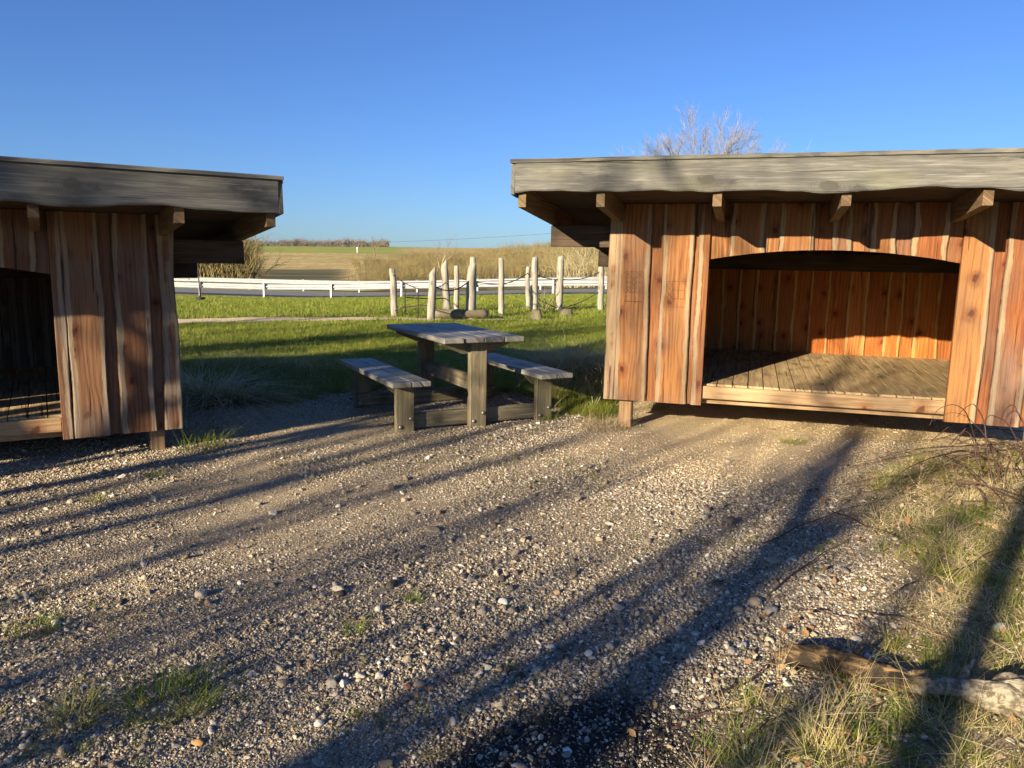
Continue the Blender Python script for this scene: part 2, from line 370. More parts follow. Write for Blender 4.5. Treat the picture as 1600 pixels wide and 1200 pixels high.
M['lawn'] = varied('lawn_grass', [(0, (0.15, 0.205, 0.024)), (0.5, (0.21, 0.255, 0.034)), (0.88, (0.285, 0.30, 0.05)), (1, (0.44, 0.37, 0.13))], 0.6, 10, 0.2, 0.3)
M['straw'] = varied('straw_grass', [(0, (0.44, 0.34, 0.17)), (0.5, (0.60, 0.48, 0.26)), (0.8, (0.70, 0.58, 0.35)), (1, (0.36, 0.37, 0.09))], 0.7, 10, 0.25, 0.25)

def ground_mat():
    s = NT('ground_mixed'); p = s.pos()
    za = s.n('ShaderNodeAttribute', attribute_name='za')
    sa = s.n('ShaderNodeSeparateColor'); s.put(sa.inputs[0], za.outputs['Color'])
    lawn, dry, sand = sa.outputs
    # gravel: cells of little stones over sandy soil
    cid = s.voro(p, 95, 'F1', 'Color'); cd = s.voro(p, 95)
    cs = s.n('ShaderNodeSeparateColor'); s.put(cs.inputs[0], cid)
    peb = s.ramp(cs.outputs[0], STONES)
    fine = s.noise(p, 240, 3, 0.7)
    soil = s.mix(s.step(s.noise(p, 2.2, 4), 0.35, 0.65), (0.31, 0.235, 0.14), (0.23, 0.175, 0.11))
    soil = s.mix(s.math('MULTIPLY', fine, 0.5), soil, (0.44, 0.34, 0.21))
    cover = s.math('MULTIPLY', s.step(cd, 0.62, 0.38), s.step(s.math('ADD', cs.outputs[1], s.math('MULTIPLY', sand, -0.45)), 0.2, 0.32))
    soil = s.mix(sand, soil, s.mix(fine, (0.60, 0.455, 0.255), (0.74, 0.58, 0.35)))
    g = s.mix(cover, soil, peb)
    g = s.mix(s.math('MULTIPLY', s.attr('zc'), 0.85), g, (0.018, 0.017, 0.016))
    ln = s.noise(p, 0.55, 3, 0.6); l2 = s.noise(s.scale(p, (1, 0.45, 1)), 9, 4, 0.7)
    lc = s.mix(s.step(ln, 0.35, 0.65), (0.14, 0.19, 0.026), (0.215, 0.25, 0.042))
    lc = s.mix(s.step(l2, 0.40, 0.72), lc, (0.33, 0.315, 0.062))
    dc = s.mix(s.step(s.noise(p, 7, 5, 0.7), 0.35, 0.65), (0.15, 0.12, 0.06), (0.34, 0.265, 0.14))
    dc = s.mix(s.math('MULTIPLY', s.step(s.noise(p, 3, 4), 0.52, 0.68), 0.7), dc, (0.12, 0.15, 0.03))
    c = s.mix(lawn, g, lc); c = s.mix(dry, c, dc)
    h = s.math('ADD', s.math('MULTIPLY', s.math('SUBTRACT', 0.6, cd), s.math('MULTIPLY', cover, 1.0)), s.math('MULTIPLY', fine, 0.35))
    h = s.math('ADD', h, s.math('MULTIPLY', s.math('MULTIPLY', s.math('ADD', lawn, dry), s.noise(p, 40, 4, .7)), 2.5))
    return s.fin(c, 0.9, h, 0.8, 0.010, 0.15)
def far_mat():
    s = NT('far_fields'); p = s.pos(); zb = s.n('ShaderNodeAttribute', attribute_name='zb')
    sb = s.n('ShaderNodeSeparateColor'); s.put(sb.inputs[0], zb.outputs['Color']); field, green, scrub = sb.outputs
    c = (0.20, 0.18, 0.07, 1)
    # far fields
    fl = s.noise(s.scale(p, (0.05, 0.33, 1)), 1.0, 4, 0.75); fr = s.noise(s.scale(p, (0.22, 0.02, 0.1)), 1.6, 4, 0.7)
    fr2 = s.noise(s.scale(p, (0.02, 0.11, 0.1)), 1.0, 2, 0.5)
    xyz = s.n('ShaderNodeSeparateXYZ'); s.put(xyz.inputs[0], p)
    row = s.math('SINE', s.math('ADD', s.math('MULTIPLY', s.math('ADD', xyz.outputs[1], s.math('MULTIPLY', xyz.outputs[0], 0.35)), 0.40), s.math('MULTIPLY', fr2, 9.0)))
    fine = s.noise(s.scale(p, (1.1, 0.10, 0.3)), 1.0, 4, 0.8)
    fc = s.mix(s.step(fine, 0.38, 0.62), (0.60, 0.445, 0.185), (0.30, 0.225, 0.095))
    fc = s.mix(s.math('MULTIPLY', s.step(fr2, 0.47, 0.58), 0.6), fc, (0.27, 0.24, 0.085))
    fc = s.mix(s.math('MULTIPLY', s.step(fl, 0.5, 0.66), 0.5), fc, (0.66, 0.50, 0.22))
    fc = s.mix(s.math('MULTIPLY', s.step(row, 0.1, 0.9), 0.55), fc, (0.24, 0.19, 0.075))
    c = s.mix(field, c, fc)
    c = s.mix(green, c, s.mix(s.step(s.noise(p, 0.06, 3), .4, .6), (0.23, 0.27, 0.055), (0.28, 0.29, 0.075)))
    sbn = s.noise(s.scale(p, (1, 0.3, 1)), 0.9, 5, 0.7)
    c = s.mix(scrub, c, s.mix(s.step(sbn, 0.4, 0.62), (0.10, 0.08, 0.032), (0.20, 0.16, 0.065)))
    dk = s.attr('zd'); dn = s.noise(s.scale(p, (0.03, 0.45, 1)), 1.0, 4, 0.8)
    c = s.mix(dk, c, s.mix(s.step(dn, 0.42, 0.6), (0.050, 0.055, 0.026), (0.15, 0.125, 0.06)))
    return s.fin(c, 0.95, None, spec=0.1)
M['ground'] = ground_mat(); M['far'] = far_mat()
s = NT('dirt_track'); p_ = s.pos(); n_ = s.noise(p_, 5, 5, .7)
M['path'] = s.fin(s.mix(s.step(n_, .35, .65), (0.66, 0.51, 0.35), (0.50, 0.38, 0.24)), 0.95, s.noise(p_, 60, 3), 0.5, 0.01, 0.1)

# ------------------------------------------------------------------ terrain
def grass_right_edge(y):
    return np.interp(y, [1.0, 2.2, 3.1, 4.0, 5.0, 5.8, 6.4], [0.2, 0.72, 1.42, 1.95, 2.45, 2.9, 3.3])
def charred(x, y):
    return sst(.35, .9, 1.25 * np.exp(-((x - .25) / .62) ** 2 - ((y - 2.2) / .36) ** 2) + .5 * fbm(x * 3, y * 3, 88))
def zones(x, y):
    n1 = fbm(x * 1.3, y * 1.3, 21, 4); n2 = fbm(x * .6, y * .6, 31, 3)
    gy = np.interp(x, [-9, -5, -3.4, -2.6, -1.6, -0.4, 0.45, 0.8, 1.0, 1.25, 1.8], [7.6, 7.6, 7.6, 8.0, 8.7, 8.7, 8.3, 7.5, 7.7, 9.5, 10.0])
    lawn = sst(-0.25, 0.35, y - gy + n1 * 0.9)
    dry = sst(-0.12, 0.3, x - grass_right_edge(y) + n1 * 0.45) * sst(6.4, 5.9, y) 
    dry = np.maximum(dry, 0.8 * np.exp(-((x - 1.2) / 1.2) ** 2 - ((y - 9.6) / 1.3) ** 2))
    dry = np.maximum(dry, 0.75 * np.exp(-((x + 3.0) / 2.0) ** 2 - ((y - 9.6) / 0.9) ** 2))
    dry = np.maximum(dry, 0.55 * sst(0.16, 0.36, n2 + 0.25 * sst(-0.7, -1.5, x)) * sst(3.6, 2.4, y))
    sand = np.maximum(np.exp(-((x - 2.2) / 1.6) ** 2 - ((y - 6.1) / 1.05) ** 2), sst(1.1, 1.4, x) * sst(6.3, 6.6, y))
    sand = np.clip(sand + .35 * n2, 0, 1)
    s, q = road_sq(x, y)
    field = sst(9.5, 12, q)
    tx = x / np.maximum(y, 1)
    green = sst(285, 300, y + 40 * (tx + .3)) * sst(-0.13, -0.16, tx)
    scrub = sst(-0.215, -0.17, tx + 0.05 * sst(60, 130, y) * -1 + 0.02 * n2) * sst(9.5, 11, q) * sst(330, 250, y)
    verge = sst(-2.2, -0.6, q) * sst(1.0, 0.4, q)
    dry = np.maximum(dry, verge * 0.8)
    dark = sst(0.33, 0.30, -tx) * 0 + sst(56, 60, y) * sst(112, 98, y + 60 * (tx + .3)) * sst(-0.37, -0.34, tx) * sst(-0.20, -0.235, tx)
    return lawn, dry, sand, field, green, scrub, dark
def axis(parts):
    a = []
    for lo, hi, st in parts: a += list(np.arange(lo, hi - 1e-6, st))
    a.append(parts[-1][1]); return np.array(a)
xs = axis([(-1600, -400, 200), (-400, -100, 25), (-100, -30, 5), (-30, -8, 1), (-8, 8, 0.1), (8, 30, 1), (30, 100, 5), (100, 400, 25), (400, 1600, 200)])
ys = axis([(-400, -60, 40), (-60, -6, 6), (-6, 1, 0.5), (1, 13, 0.1), (13, 24, 0.25), (24, 62, 0.7), (62, 130, 3), (130, 460, 8), (460, 700, 40), (700, 3000, 300)])
X, Y = np.meshgrid(xs, ys); Z = hgt(X, Y); Z = np.where(Y < -6, Z * 0, Z)
V = np.stack([X.ravel(), Y.ravel(), Z.ravel()], 1); nx = len(xs)
I = np.arange(len(ys) - 1)[:, None] * nx + np.arange(nx - 1)[None, :]; I = I.ravel()
ground = npmesh('ground', V, np.stack([I, I + 1, I + 1 + nx, I + nx], 1), M['ground'], smooth=True)
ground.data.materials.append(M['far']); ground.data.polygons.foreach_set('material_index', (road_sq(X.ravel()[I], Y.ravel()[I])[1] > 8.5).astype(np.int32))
tag(ground, 'gravel yard giving way to mown lawn, fields and a low hill', 'ground', kind='structure')
zl = zones(X.ravel(), Y.ravel()); me = ground.data; nv = len(V)
for nm, k in (('za', (0, 1, 2)), ('zb', (3, 4, 5))):
    A = me.attributes.new(nm, 'FLOAT_COLOR', 'POINT'); A.data.foreach_set('color', np.stack([zl[k[0]], zl[k[1]], zl[k[2]], np.ones(nv)], 1).astype(np.float32).ravel())
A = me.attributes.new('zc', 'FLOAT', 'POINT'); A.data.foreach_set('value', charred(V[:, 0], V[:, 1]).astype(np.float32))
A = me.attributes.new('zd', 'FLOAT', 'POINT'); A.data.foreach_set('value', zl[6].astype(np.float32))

def strip(name, sv, q0, q1, mat, dz, zf=None):
    V = []; F = []
    for i, s_ in enumerate(sv):
        for k, q_ in enumerate((q0(s_), q1(s_))):
            p = RA + RD * s_ + RN * q_; V.append((p[0], p[1], float(road_z(s_)) + dz))
        if i: F.append((2 * i - 2, 2 * i, 2 * i + 1, 2 * i - 1))
    return npmesh(name, V, np.array(F)[:, ::-1], mat)
sv = np.arange(-60, 61, 1.5)
tag(strip('road', sv, lambda s: 1.0, lambda s: 7.6, M['asphalt'], 0.03), 'grey asphalt road between two guard rails', 'road', kind='structure')
tag(strip('road_edge_line', sv, lambda s: 1.35, lambda s: 1.5, M['paint'], 0.036), 'white painted edge line on the asphalt', 'road marking', kind='structure')
# dirt path across the lawn
V = []; F = []
pxs = np.linspace(-11, 0.5, 70)
for i, x in enumerate(pxs):
    t = (x + 11) / 11.5; yc = 17.9 + 0.23 * (x + 9.0); hw = 0.85 * (1 - t) ** 0.7 + 0.10 + 0.08 * float(vnoise(x * 2.3, 4, 8))
    n_ = 0.25 * float(fbm(x * .8, 1.0, 77)) + 0.10 * float(vnoise(x * 4, 3, 18))
    for k in (-1, -.33, .33, 1):
        y = yc + k * hw + n_; V.append((x, y, float(hgt(x, y)) + 0.012))
    if i:
        for k in range(3): a = 4 * i - 4 + k; F.append((a, a + 4, a + 5, a + 1))
tag(npmesh('path', V, F, M['path']), 'worn sandy path crossing the sunlit lawn', 'path', kind='structure')

# ------------------------------------------------------------------ scatter by geometry nodes (instances)
def scatter(name, P, rot, scl, vid, variants, dk=None, lt=None):
    me = bpy.data.meshes.new(name); me.vertices.add(len(P)); me.vertices.foreach_set('co', np.asarray(P, np.float32).ravel())
    for k, ty, f, d in (('rot', 'FLOAT_VECTOR', 'vector', rot), ('scl', 'FLOAT_VECTOR', 'vector', scl), ('vid', 'INT', 'value', vid)):
        A = me.attributes.new(k, ty, 'POINT'); A.data.foreach_set(f, np.asarray(d, np.int32 if ty == 'INT' else np.float32).ravel())
    if lt is not None: me.attributes.new('lt', 'FLOAT', 'POINT').data.foreach_set('value', np.asarray(lt, np.float32))
    if dk is not None: me.attributes.new('dk', 'FLOAT', 'POINT').data.foreach_set('value', np.asarray(dk, np.float32))
    o = bpy.data.objects.new(name, me); col.objects.link(o)
    g = bpy.data.node_groups.new(name + '_nodes', 'GeometryNodeTree')
    g.interface.new_socket('Geometry', in_out='INPUT', socket_type='NodeSocketGeometry'); g.interface.new_socket('Geometry', in_out='OUTPUT', socket_type='NodeSocketGeometry')
    gi = g.nodes.new('NodeGroupInput'); go = g.nodes.new('NodeGroupOutput'); ip = g.nodes.new('GeometryNodeInstanceOnPoints')
    jn = g.nodes.new('GeometryNodeJoinGeometry')
    for v in variants:
        oi = g.nodes.new('GeometryNodeObjectInfo'); oi.inputs[0].default_value = v; oi.inputs[1].default_value = True
        g.links.new(oi.outputs['Geometry'], jn.inputs[0])
    def na(k, ty):
        n = g.nodes.new('GeometryNodeInputNamedAttribute'); n.data_type = ty; n.inputs[0].default_value = k
        return [x for x in n.outputs if x.enabled and x.name == 'Attribute'][0]
    g.links.new(gi.outputs[0], ip.inputs['Points']); g.links.new(jn.outputs[0], ip.inputs['Instance'])
    ip.inputs['Pick Instance'].default_value = True
    g.links.new(na('vid', 'INT'), ip.inputs['Instance Index']); g.links.new(na('scl', 'FLOAT_VECTOR'), ip.inputs['Scale'])
    e2r = g.nodes.new('FunctionNodeEulerToRotation'); g.links.new(na('rot', 'FLOAT_VECTOR'), e2r.inputs[0]); g.links.new(e2r.outputs[0], ip.inputs['Rotation'])
    g.links.new(ip.outputs[0], go.inputs[0])
    md = o.modifiers.new('scatter', 'NODES'); md.node_group = g
    return o
def proto(o):
    col.objects.unlink(o); return o

def ico(sub):
    import bmesh
    bm = bmesh.new(); bmesh.ops.create_icosphere(bm, subdivisions=sub, radius=1)
    bm.verts.ensure_lookup_table(); V = np.array([v.co[:] for v in bm.verts]); F = np.array([[v.index for v in f.verts] for f in bm.faces]); bm.free(); return V, F
ICO2, ICOF2 = ico(2); ICO3, ICOF3 = ico(3)
def stone_mesh(name, seed, V0=ICO2, F0=ICOF2, mat=None, rough=0.35):
    r = random.Random(seed); off = Vector((r.uniform(-50, 50), r.uniform(-50, 50), r.uniform(-50, 50)))
    ax = (r.uniform(.75, 1.15), r.uniform(.6, .95), r.uniform(.45, .75)); V = []
    cuts = [Vector((r.gauss(0, 1), r.gauss(0, 1), r.gauss(0, 1))).normalized() for _ in range(8)]
    cd = [r.uniform(.5, .9) for _ in cuts]
    for p in V0:
        p = Vector(p); q = p * (1 + rough * mnoise.noise(p * 1.3 + off))
        for c, d in zip(cuts, cd):
            k = q.dot(c) - d
            if k > 0: q = q - c * k * 0.85
        V.append((q.x * ax[0], q.y * ax[1], q.z * ax[2]))
    return npmesh(name, V, F0, mat or M['stone'], smooth=True)
stone_vars = [proto(stone_mesh('stone_shape', 100 + i)) for i in range(9)]

def in_hut_floor(x, y): return np.zeros(len(x), bool)
def gravel():
    N = 470000
    # even coverage in the picture: more stones per square metre near the camera
    y = 1.75 + (11.5 - 1.75) * rng.random(N) ** 1.55; x = (rng.random(N) * 2 - 1) * (0.78 * y + 0.35)
    lawn, dry, sand, *_ = zones(x, y)
    patch = 0.55 + 0.9 * fbm(x * 0.9, y * 0.9, 55, 3)
    keep = rng.random(N) < np.clip((1 - lawn) * (1 - 0.72 * dry) * (1 - 0.62 * sand) * np.clip(patch * 1.3 + .3, .16, 1), 0, 1)
    x, y = x[keep], y[keep]; n = len(x)
    r = 0.0024 * np.exp(rng.normal(0, 0.60, n)) + 0.0010 + 0.00047 * y
    big = rng.random(n) < 0.016; r = np.where(big, r * rng.uniform(1.6, 2.9, n), r)
    r = np.minimum(r, 0.03) * (1 - .42 * np.clip(zones(x, y)[2], 0, 1)) * np.clip(.95 + .75 * fbm(x * .7, y * .7, 57, 2), .6, 1.3)
    P = np.stack([x, y, hgt(x, y) + r * 0.22], 1)
    rot = np.stack([rng.normal(0, .5, n), rng.normal(0, .5, n), rng.random(n) * 6.28], 1)
    scl = np.stack([r * rng.uniform(.8, 1.3, n), r * rng.uniform(.8, 1.3, n), r * rng.uniform(.8, 1.2, n)], 1)
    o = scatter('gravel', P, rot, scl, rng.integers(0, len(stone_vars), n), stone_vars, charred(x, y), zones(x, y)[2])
    tag(o, 'loose mixed gravel of tan, grey and white stones covering the yard', 'gravel', kind='stuff')
gravel()

# ------------------------------------------------------------------ planks
def plank(name, parent, mat, O, U, W, w_, l_, t, seed, wav=0.012, live=(True, True), rows=None, bot=None, top=None, cup=0.0, taper=0.0):
    """plank lying in plane (U across, W along); O is the middle of its lower end on the back face"""
    r = random.Random(seed); U = Vector(U).normalized(); W = Vector(W).normalized(); N = U.cross(W); O = Vector(O)
    rows = rows or max(3, int(l_ / 0.11)); off = r.uniform(0, 50); ph = [r.uniform(0, 60) for _ in range(2)]
    mb = MB(); bc = []; ed = []; hw0 = w_ / 2
    for i in range(rows + 1):
        k = i / rows; v = l_ * k
        e = []
        for sd, p0 in ((-1, ph[0]), (1, ph[1])):
            a = wav * (mnoise.noise(Vector((p0, v * 1.5, 0))) * 1.5 + 0.6 * mnoise.noise(Vector((p0, v * 5, 3)))) if live[(sd + 1) // 2] else 0.0
            e.append(hw0 + a + taper * (0.5 - k))
        hl, hr = e; bl = 0.010 if live[0] else 0.003; br = 0.010 if live[1] else 0.003
        cs = [(-hl, 0, 0), (-hl, t - bl * .7, 0), (-hl + bl, t, bl), (-hl * .33, t + cup, hl * .67), (hr * .33, t + cup, hr * .67), (hr - br, t, br), (hr, t - br * .7, 0), (hr, 0, 0)]
        for j, (x, n, d) in enumerate(cs):
            vb = bot(x) if bot else 0.0; vt = top(x) if top else l_
            vv = vb + (vt - vb) * k
            mb.v.append(tuple(O + U * x + W * vv + N * n)); bc.append((x + off * .37, vv + off, off))
            dl = (hl + x) if live[0] else 9.0; dr = (hr - x) if live[1] else 9.0
            ed.append(max(0.0, min(dl, dr, 1.0)))
    for i in range(rows):
        for j in range(8):
            a = i * 8 + j; b = i * 8 + (j + 1) % 8; mb.f.append((a, a + 8, b + 8, b)[::-1])
    mb.f.append(tuple(range(8))[::-1]); mb.f.append(tuple(range(rows * 8, rows * 8 + 8)))
    mb.at = {'bc': bc, 'ed': ed}
    return mb.build(name, mat, parent)
def timber(name, parent, mat, c, d, axis=0, rot=None, bev=0.004, seed=0):
    """squared timber with its long side on the given axis, carrying grain coordinates"""
    mb = MB(); mb.box((0, 0, 0), d, None, bev); off = random.Random(seed or hash((name, round(c[0], 3), round(c[1], 3), round(c[2], 3))) % 9999).uniform(0, 50)
    o_ = [k for k in range(3) if k != axis]
    mb.at = {'bc': [(p[o_[0]] + p[o_[1]] * .8 + off * .31, p[axis] + off, off) for p in mb.v], 'ed': [0.5] * len(mb.v)}
    if rot is not None: mb.v = [tuple(rot @ Vector(p)) for p in mb.v]
    mb.v = [(p[0] + c[0], p[1] + c[1], p[2] + c[2]) for p in mb.v]
    return mb.build(name, mat, parent)

# ------------------------------------------------------------------ shelters
HW, OPW, D = 1.825, 0.965, 2.80           # half wall width, half opening width, depth
OV, RH, BK = 0.98, 2.47, 0.55             # front overhang, half roof width, back overhang
SL = 0.080                                 # roof falls towards the back
def arch(x): return 1.545 + 0.09 * (1 - (x / OPW) ** 2)
def rz(y): return 1.85 - SL * y            # underside of the rafters
def shelter(name, label, loc, rz_, seed, outer):
    r = random.Random(seed); H = empty(name, loc, rz_); tag(H, label, 'shelter', 'timber shelters on short posts')
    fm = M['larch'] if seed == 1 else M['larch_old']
    # ---- front wall: under boards and proud live-edge boards over them
    fwl = empty('front_wall', parent=H)
    ZB, ZT = 0.27, 2.015
    def vert(x0, x1, y, live, wav, part, mat, sd, t=0.022):
        xm, wd = (x0 + x1) / 2, x1 - x0
        inner = -OPW + .001 < xm < OPW
        b = (lambda x: arch(max(-OPW, min(OPW, xm + x))) - ZB) if inner else None
        jz = 0 if inner else r.uniform(-.004, .004)
        return plank('board', part, mat, (xm, y, ZB + jz), (1, 0, 0), (0, 0, 1), wd, ZT - ZB, t, sd, wav, live, bot=b, rows=14 if not inner else 5)
    # segments: left pier, head, right pier
    for seg, (a, b) in enumerate(((-HW, -OPW), (-OPW, OPW), (OPW, HW))):
        x = a
        while x < b - 0.02:
            wd = min(r.uniform(.15, .22), b - x)
            if b - (x + wd) < .09: wd = b - x
            vert(x + .0015, x + wd - .0015, 0.0, (False, False), 0, fwl, fm, r.randint(1, 10 ** 6)); x += wd
        for (p, q, lv) in outer[seg]:
            vert(p, q, -0.023, lv, 0.011, fwl, fm, r.randint(1, 10 ** 6), 0.034)
    # ---- side and back walls
    for sx in (-1, 1):
        sw = empty('side_wall', parent=H); y = 0.03; k = 0
        while y < D - 0.02:
            wd = min(r.uniform(.16, .24), D - y)
            if D - (y + wd) < .09: wd = D - y
            top = rz(y + wd / 2) + .15
            plank('board', sw, fm, (sx * (HW - .024), y + wd / 2, ZB), (0, sx, 0), (0, 0, 1), wd - .003, top - ZB, 0.024, r.randint(1, 10 ** 6), 0.004, (True, True)); y += wd; k += 1
    bw = empty('back_wall', parent=H); x = -HW + .03; nb = 0
    while x < HW - .05:
        wd = min(r.uniform(.13, .25), HW - .03 - x)
        if HW - .03 - (x + wd) < .09: wd = HW - .03 - x
        k = int(x * 10) % 2
        nb += 1; plank('board', bw, M['larch_in'] if seed == 1 else M['larch_dim'], (x + wd / 2, D + 0.0235 * (nb % 2), 0.03), (1, 0, 0), (0, 0, 1), wd + .034, rz(D) + .1 - .03, 0.022, r.randint(1, 10 ** 6), 0.012); x += wd  # board length added down to the ground, blocks light under the floor
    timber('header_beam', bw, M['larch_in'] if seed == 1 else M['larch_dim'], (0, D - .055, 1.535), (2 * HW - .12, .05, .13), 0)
    # ---- floor
    fl = empty('floor', parent=H); x = -HW + .06; n = 0
    while x < HW - .06:
        wd = 0.132
        o = timber('floor_board', fl, M['floor'], (x + wd / 2, 0.02 + D / 2, .437 + .018 + r.uniform(-.0015, .0015)), (wd - .007, D - .04, .026), 1, Matrix.Rotation(0.0128, 3, 'X'), .003, r.randint(1, 9999)); x += wd
    timber('edge_board', fl, M['frame'], (0, -.012, .382), (2 * OPW - .006, .03, .112), 0)
    timber('front_joist', fl, M['frame'], (0, .10, .345), (2 * HW - .2, .08, .15), 0)
    timber('back_joist', fl, M['frame'], (0, D - .12, .345), (2 * HW - .2, .08, .15), 0)
    # ---- posts
    for px_ in (-1.645, 1.645):
        for py_ in (.085, D - .12):
            timber('post', H, M['frame'], (px_, py_ - .005, .165), (.115, .115, .62), 2, bev=.008)
    # ---- roof
    rf = empty('roof', parent=H); a = -math.atan(SL); rotm = Matrix.Rotation(a, 3, 'X'); Lr = OV + D + BK
    ymid = (D + BK - OV) / 2
    for rx in (-RH + .075, -1.76, -.885, 0, .885, 1.76, RH - .075):
        mb = MB(); h = .165; wv = .065
        y0, y1 = -OV + .055, D + BK - .05
        prof = [(y0, rz(y0) + .015), (y1, rz(y1) + .01), (y1, rz(y1) + h), (y0, rz(y0) + h)]
        prof = [(y0, rz(y0) + .004)] + prof[1:]
        vs = [(rx + sx * wv / 2, p[0], p[1]) for sx in (-1, 1) for p in prof]
        mb.add(vs, [(0, 1, 2, 3)[::1], (7, 6, 5, 4), (0, 4, 5, 1), (1, 5, 6, 2), (2, 6, 7, 3), (3, 7, 4, 0)])
        mb.at = {'bc': [(v[2] + v[0] * .8, v[1] + rx * 3, rx) for v in mb.v], 'ed': [.5] * 8}
        mb.build('rafter', rf, None) if False else mb.build('rafter', M['rafter'], rf)
    for py_ in (.16, D - .28):
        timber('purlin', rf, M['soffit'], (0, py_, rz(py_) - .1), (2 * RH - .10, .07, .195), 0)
    y = -OV + .05
    while y < D + BK - .05:                     # deck boards seen from below
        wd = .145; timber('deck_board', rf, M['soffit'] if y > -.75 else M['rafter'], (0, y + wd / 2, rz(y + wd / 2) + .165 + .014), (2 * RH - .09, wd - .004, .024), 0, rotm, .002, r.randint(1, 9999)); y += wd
    mb = MB(); mb.box((0, 0, 0), (2 * RH - .09, Lr - .10, .05), rotm); mb.v = [(v[0], v[1] + ymid, v[2] + rz(ymid) + .222) for v in mb.v]; mb.build('roof_felt', M['felt'], rf)
    FB, FT = 2.035, 2.262
    # front fascia with a live lower edge, in a plane facing the viewer
    plank('fascia_board', rf, M['fascia'], (-RH + .03, -OV + .045, (FB + FT) / 2 + .0), (0, 0, -1), (1, 0, 0), FT - FB, 2 * RH - .06, .042, 40 + seed, .034, (False, True), rows=120)
    timber('edge_batten', rf, M['fascia'], (0, -OV + .03, FT + .016), (2 * RH + .02, .085, .03), 0)
    yb = D + BK
    timber('back_fascia', rf, M['fascia'], (0, yb - .02, rz(yb) + .165), (2 * RH - .06, .04, .2), 0)
    for sx in (-1, 1):
        c = (sx * (RH - .012), ymid, rz(ymid) + .205); timber('bargeboard', rf, M['fascia'], c, (.034, Lr - .0, .225), 1, rotm, .004)
        timber('edge_batten', rf, M['fascia'], (sx * (RH - .01), ymid + .04, rz(ymid) + .205 + .13), (.085, Lr - .09, .03), 1, rotm, .006)
    return H, fwl
P0R = Vector((1.042, 6.948, 0)); FR = Vector((.956, -.294, 0)).normalized()
P0L = Vector((-2.737, 5.797, 0)); FL = Vector((.853, .522, 0)).normalized()
cR = P0R + FR * 1.645; cL = P0L + FL * (-1.64 * .93)
LV = (True, True)
def ub(u): return u - 1.645
outR = [[(-HW - .012, -HW + .085, (True, True)), (ub(-.105), ub(.185), LV), (ub(.275), ub(.545), LV), (ub(.585), -OPW, (True, False))],
        [(-.80, -.52, LV), (-.41, -.13, LV), (.0, .16, LV), (.29, .49, LV), (.60, .86, LV)],
        [(OPW, 1.19, (False, True)), (1.27, 1.50, LV), (1.56, HW + .01, LV)]]
outL = [[(-HW, -1.55, LV), (-1.43, -1.2, LV), (-1.12, -OPW, (True, False))],
        [(-.80, -.55, LV), (-.40, -.15, LV), (-.02, .22, LV), (.33, .52, LV), (.64, .88, LV)],
        [(OPW, 1.045, (False, True)), (1.045, 1.30, LV), (1.385, 1.64, LV), (1.71, HW + .012, LV)]]
hutR, wallR = shelter('timber_shelter', 'sunlit orange wooden shelter with arched opening on the right', (cR.x, cR.y, 0), math.atan2(FR.y, FR.x), 1, outR)
hutL, wallL = shelter('timber_shelter', 'shaded brown wooden shelter with dark opening at the left edge', (cL.x, cL.y, -.085), math.atan2(FL.y, FL.x), 2, outL); hutL.scale = (.93, .93, .93)
# scratched noughts and crosses grids on the right shelter's boards
mb = MB(); rr = random.Random(4)
def stroke(x0, z0, x1, z1, w_=.0028):
    p, q = Vector((x0, 0, z0)), Vector((x1, 0, z1)); d = q - p
    mb.box(((x0 + x1) / 2, -.0578, (z0 + z1) / 2), (d.length, .0022, w_), Matrix.Rotation(-math.atan2(d.z, d.x), 3, 'Y'))
def grid(x0, z0, w_, h_, nx_, nz_, marks):
    for i in range(nx_ + 1): stroke(x0 + w_ * i / nx_ + rr.uniform(-.003, .003), z0, x0 + w_ * i / nx_ + rr.uniform(-.003, .003), z0 + h_)
    for i in range(nz_ + 1): stroke(x0, z0 + h_ * i / nz_ + rr.uniform(-.003, .003), x0 + w_, z0 + h_ * i / nz_ + rr.uniform(-.003, .003))
    cw, ch = w_ / nx_, h_ / nz_
    for i in range(nx_):
        for j in range(nz_):
            if rr.random() > marks: continue
            cx, cz = x0 + cw * (i + .5), z0 + ch * (j + .5); a, b = cw * .36, ch * .36
            if rr.random() < .55: stroke(cx - a, cz - b, cx + a, cz + b, .004); stroke(cx - a, cz + b, cx + a, cz - b, .004)
            else:
                for k in range(8):
                    t0, t1 = k * math.pi / 4, (k + 1) * math.pi / 4; stroke(cx + a * math.cos(t0), cz + b * math.sin(t0), cx + a * math.cos(t1), cz + b * math.sin(t1))
grid(ub(-.035), 1.24, .155, .185, 3, 4, .9); stroke(ub(-.035), 1.165, ub(.125), 1.162, .006); stroke(ub(.06), 1.21, ub(.065), 1.15, .004)
grid(ub(.33), 1.20, .16, .15, 3, 2, .25); stroke(ub(.33), 1.13, ub(.5), 1.128, .002)
mb.build('carving', M['char'], wallR)

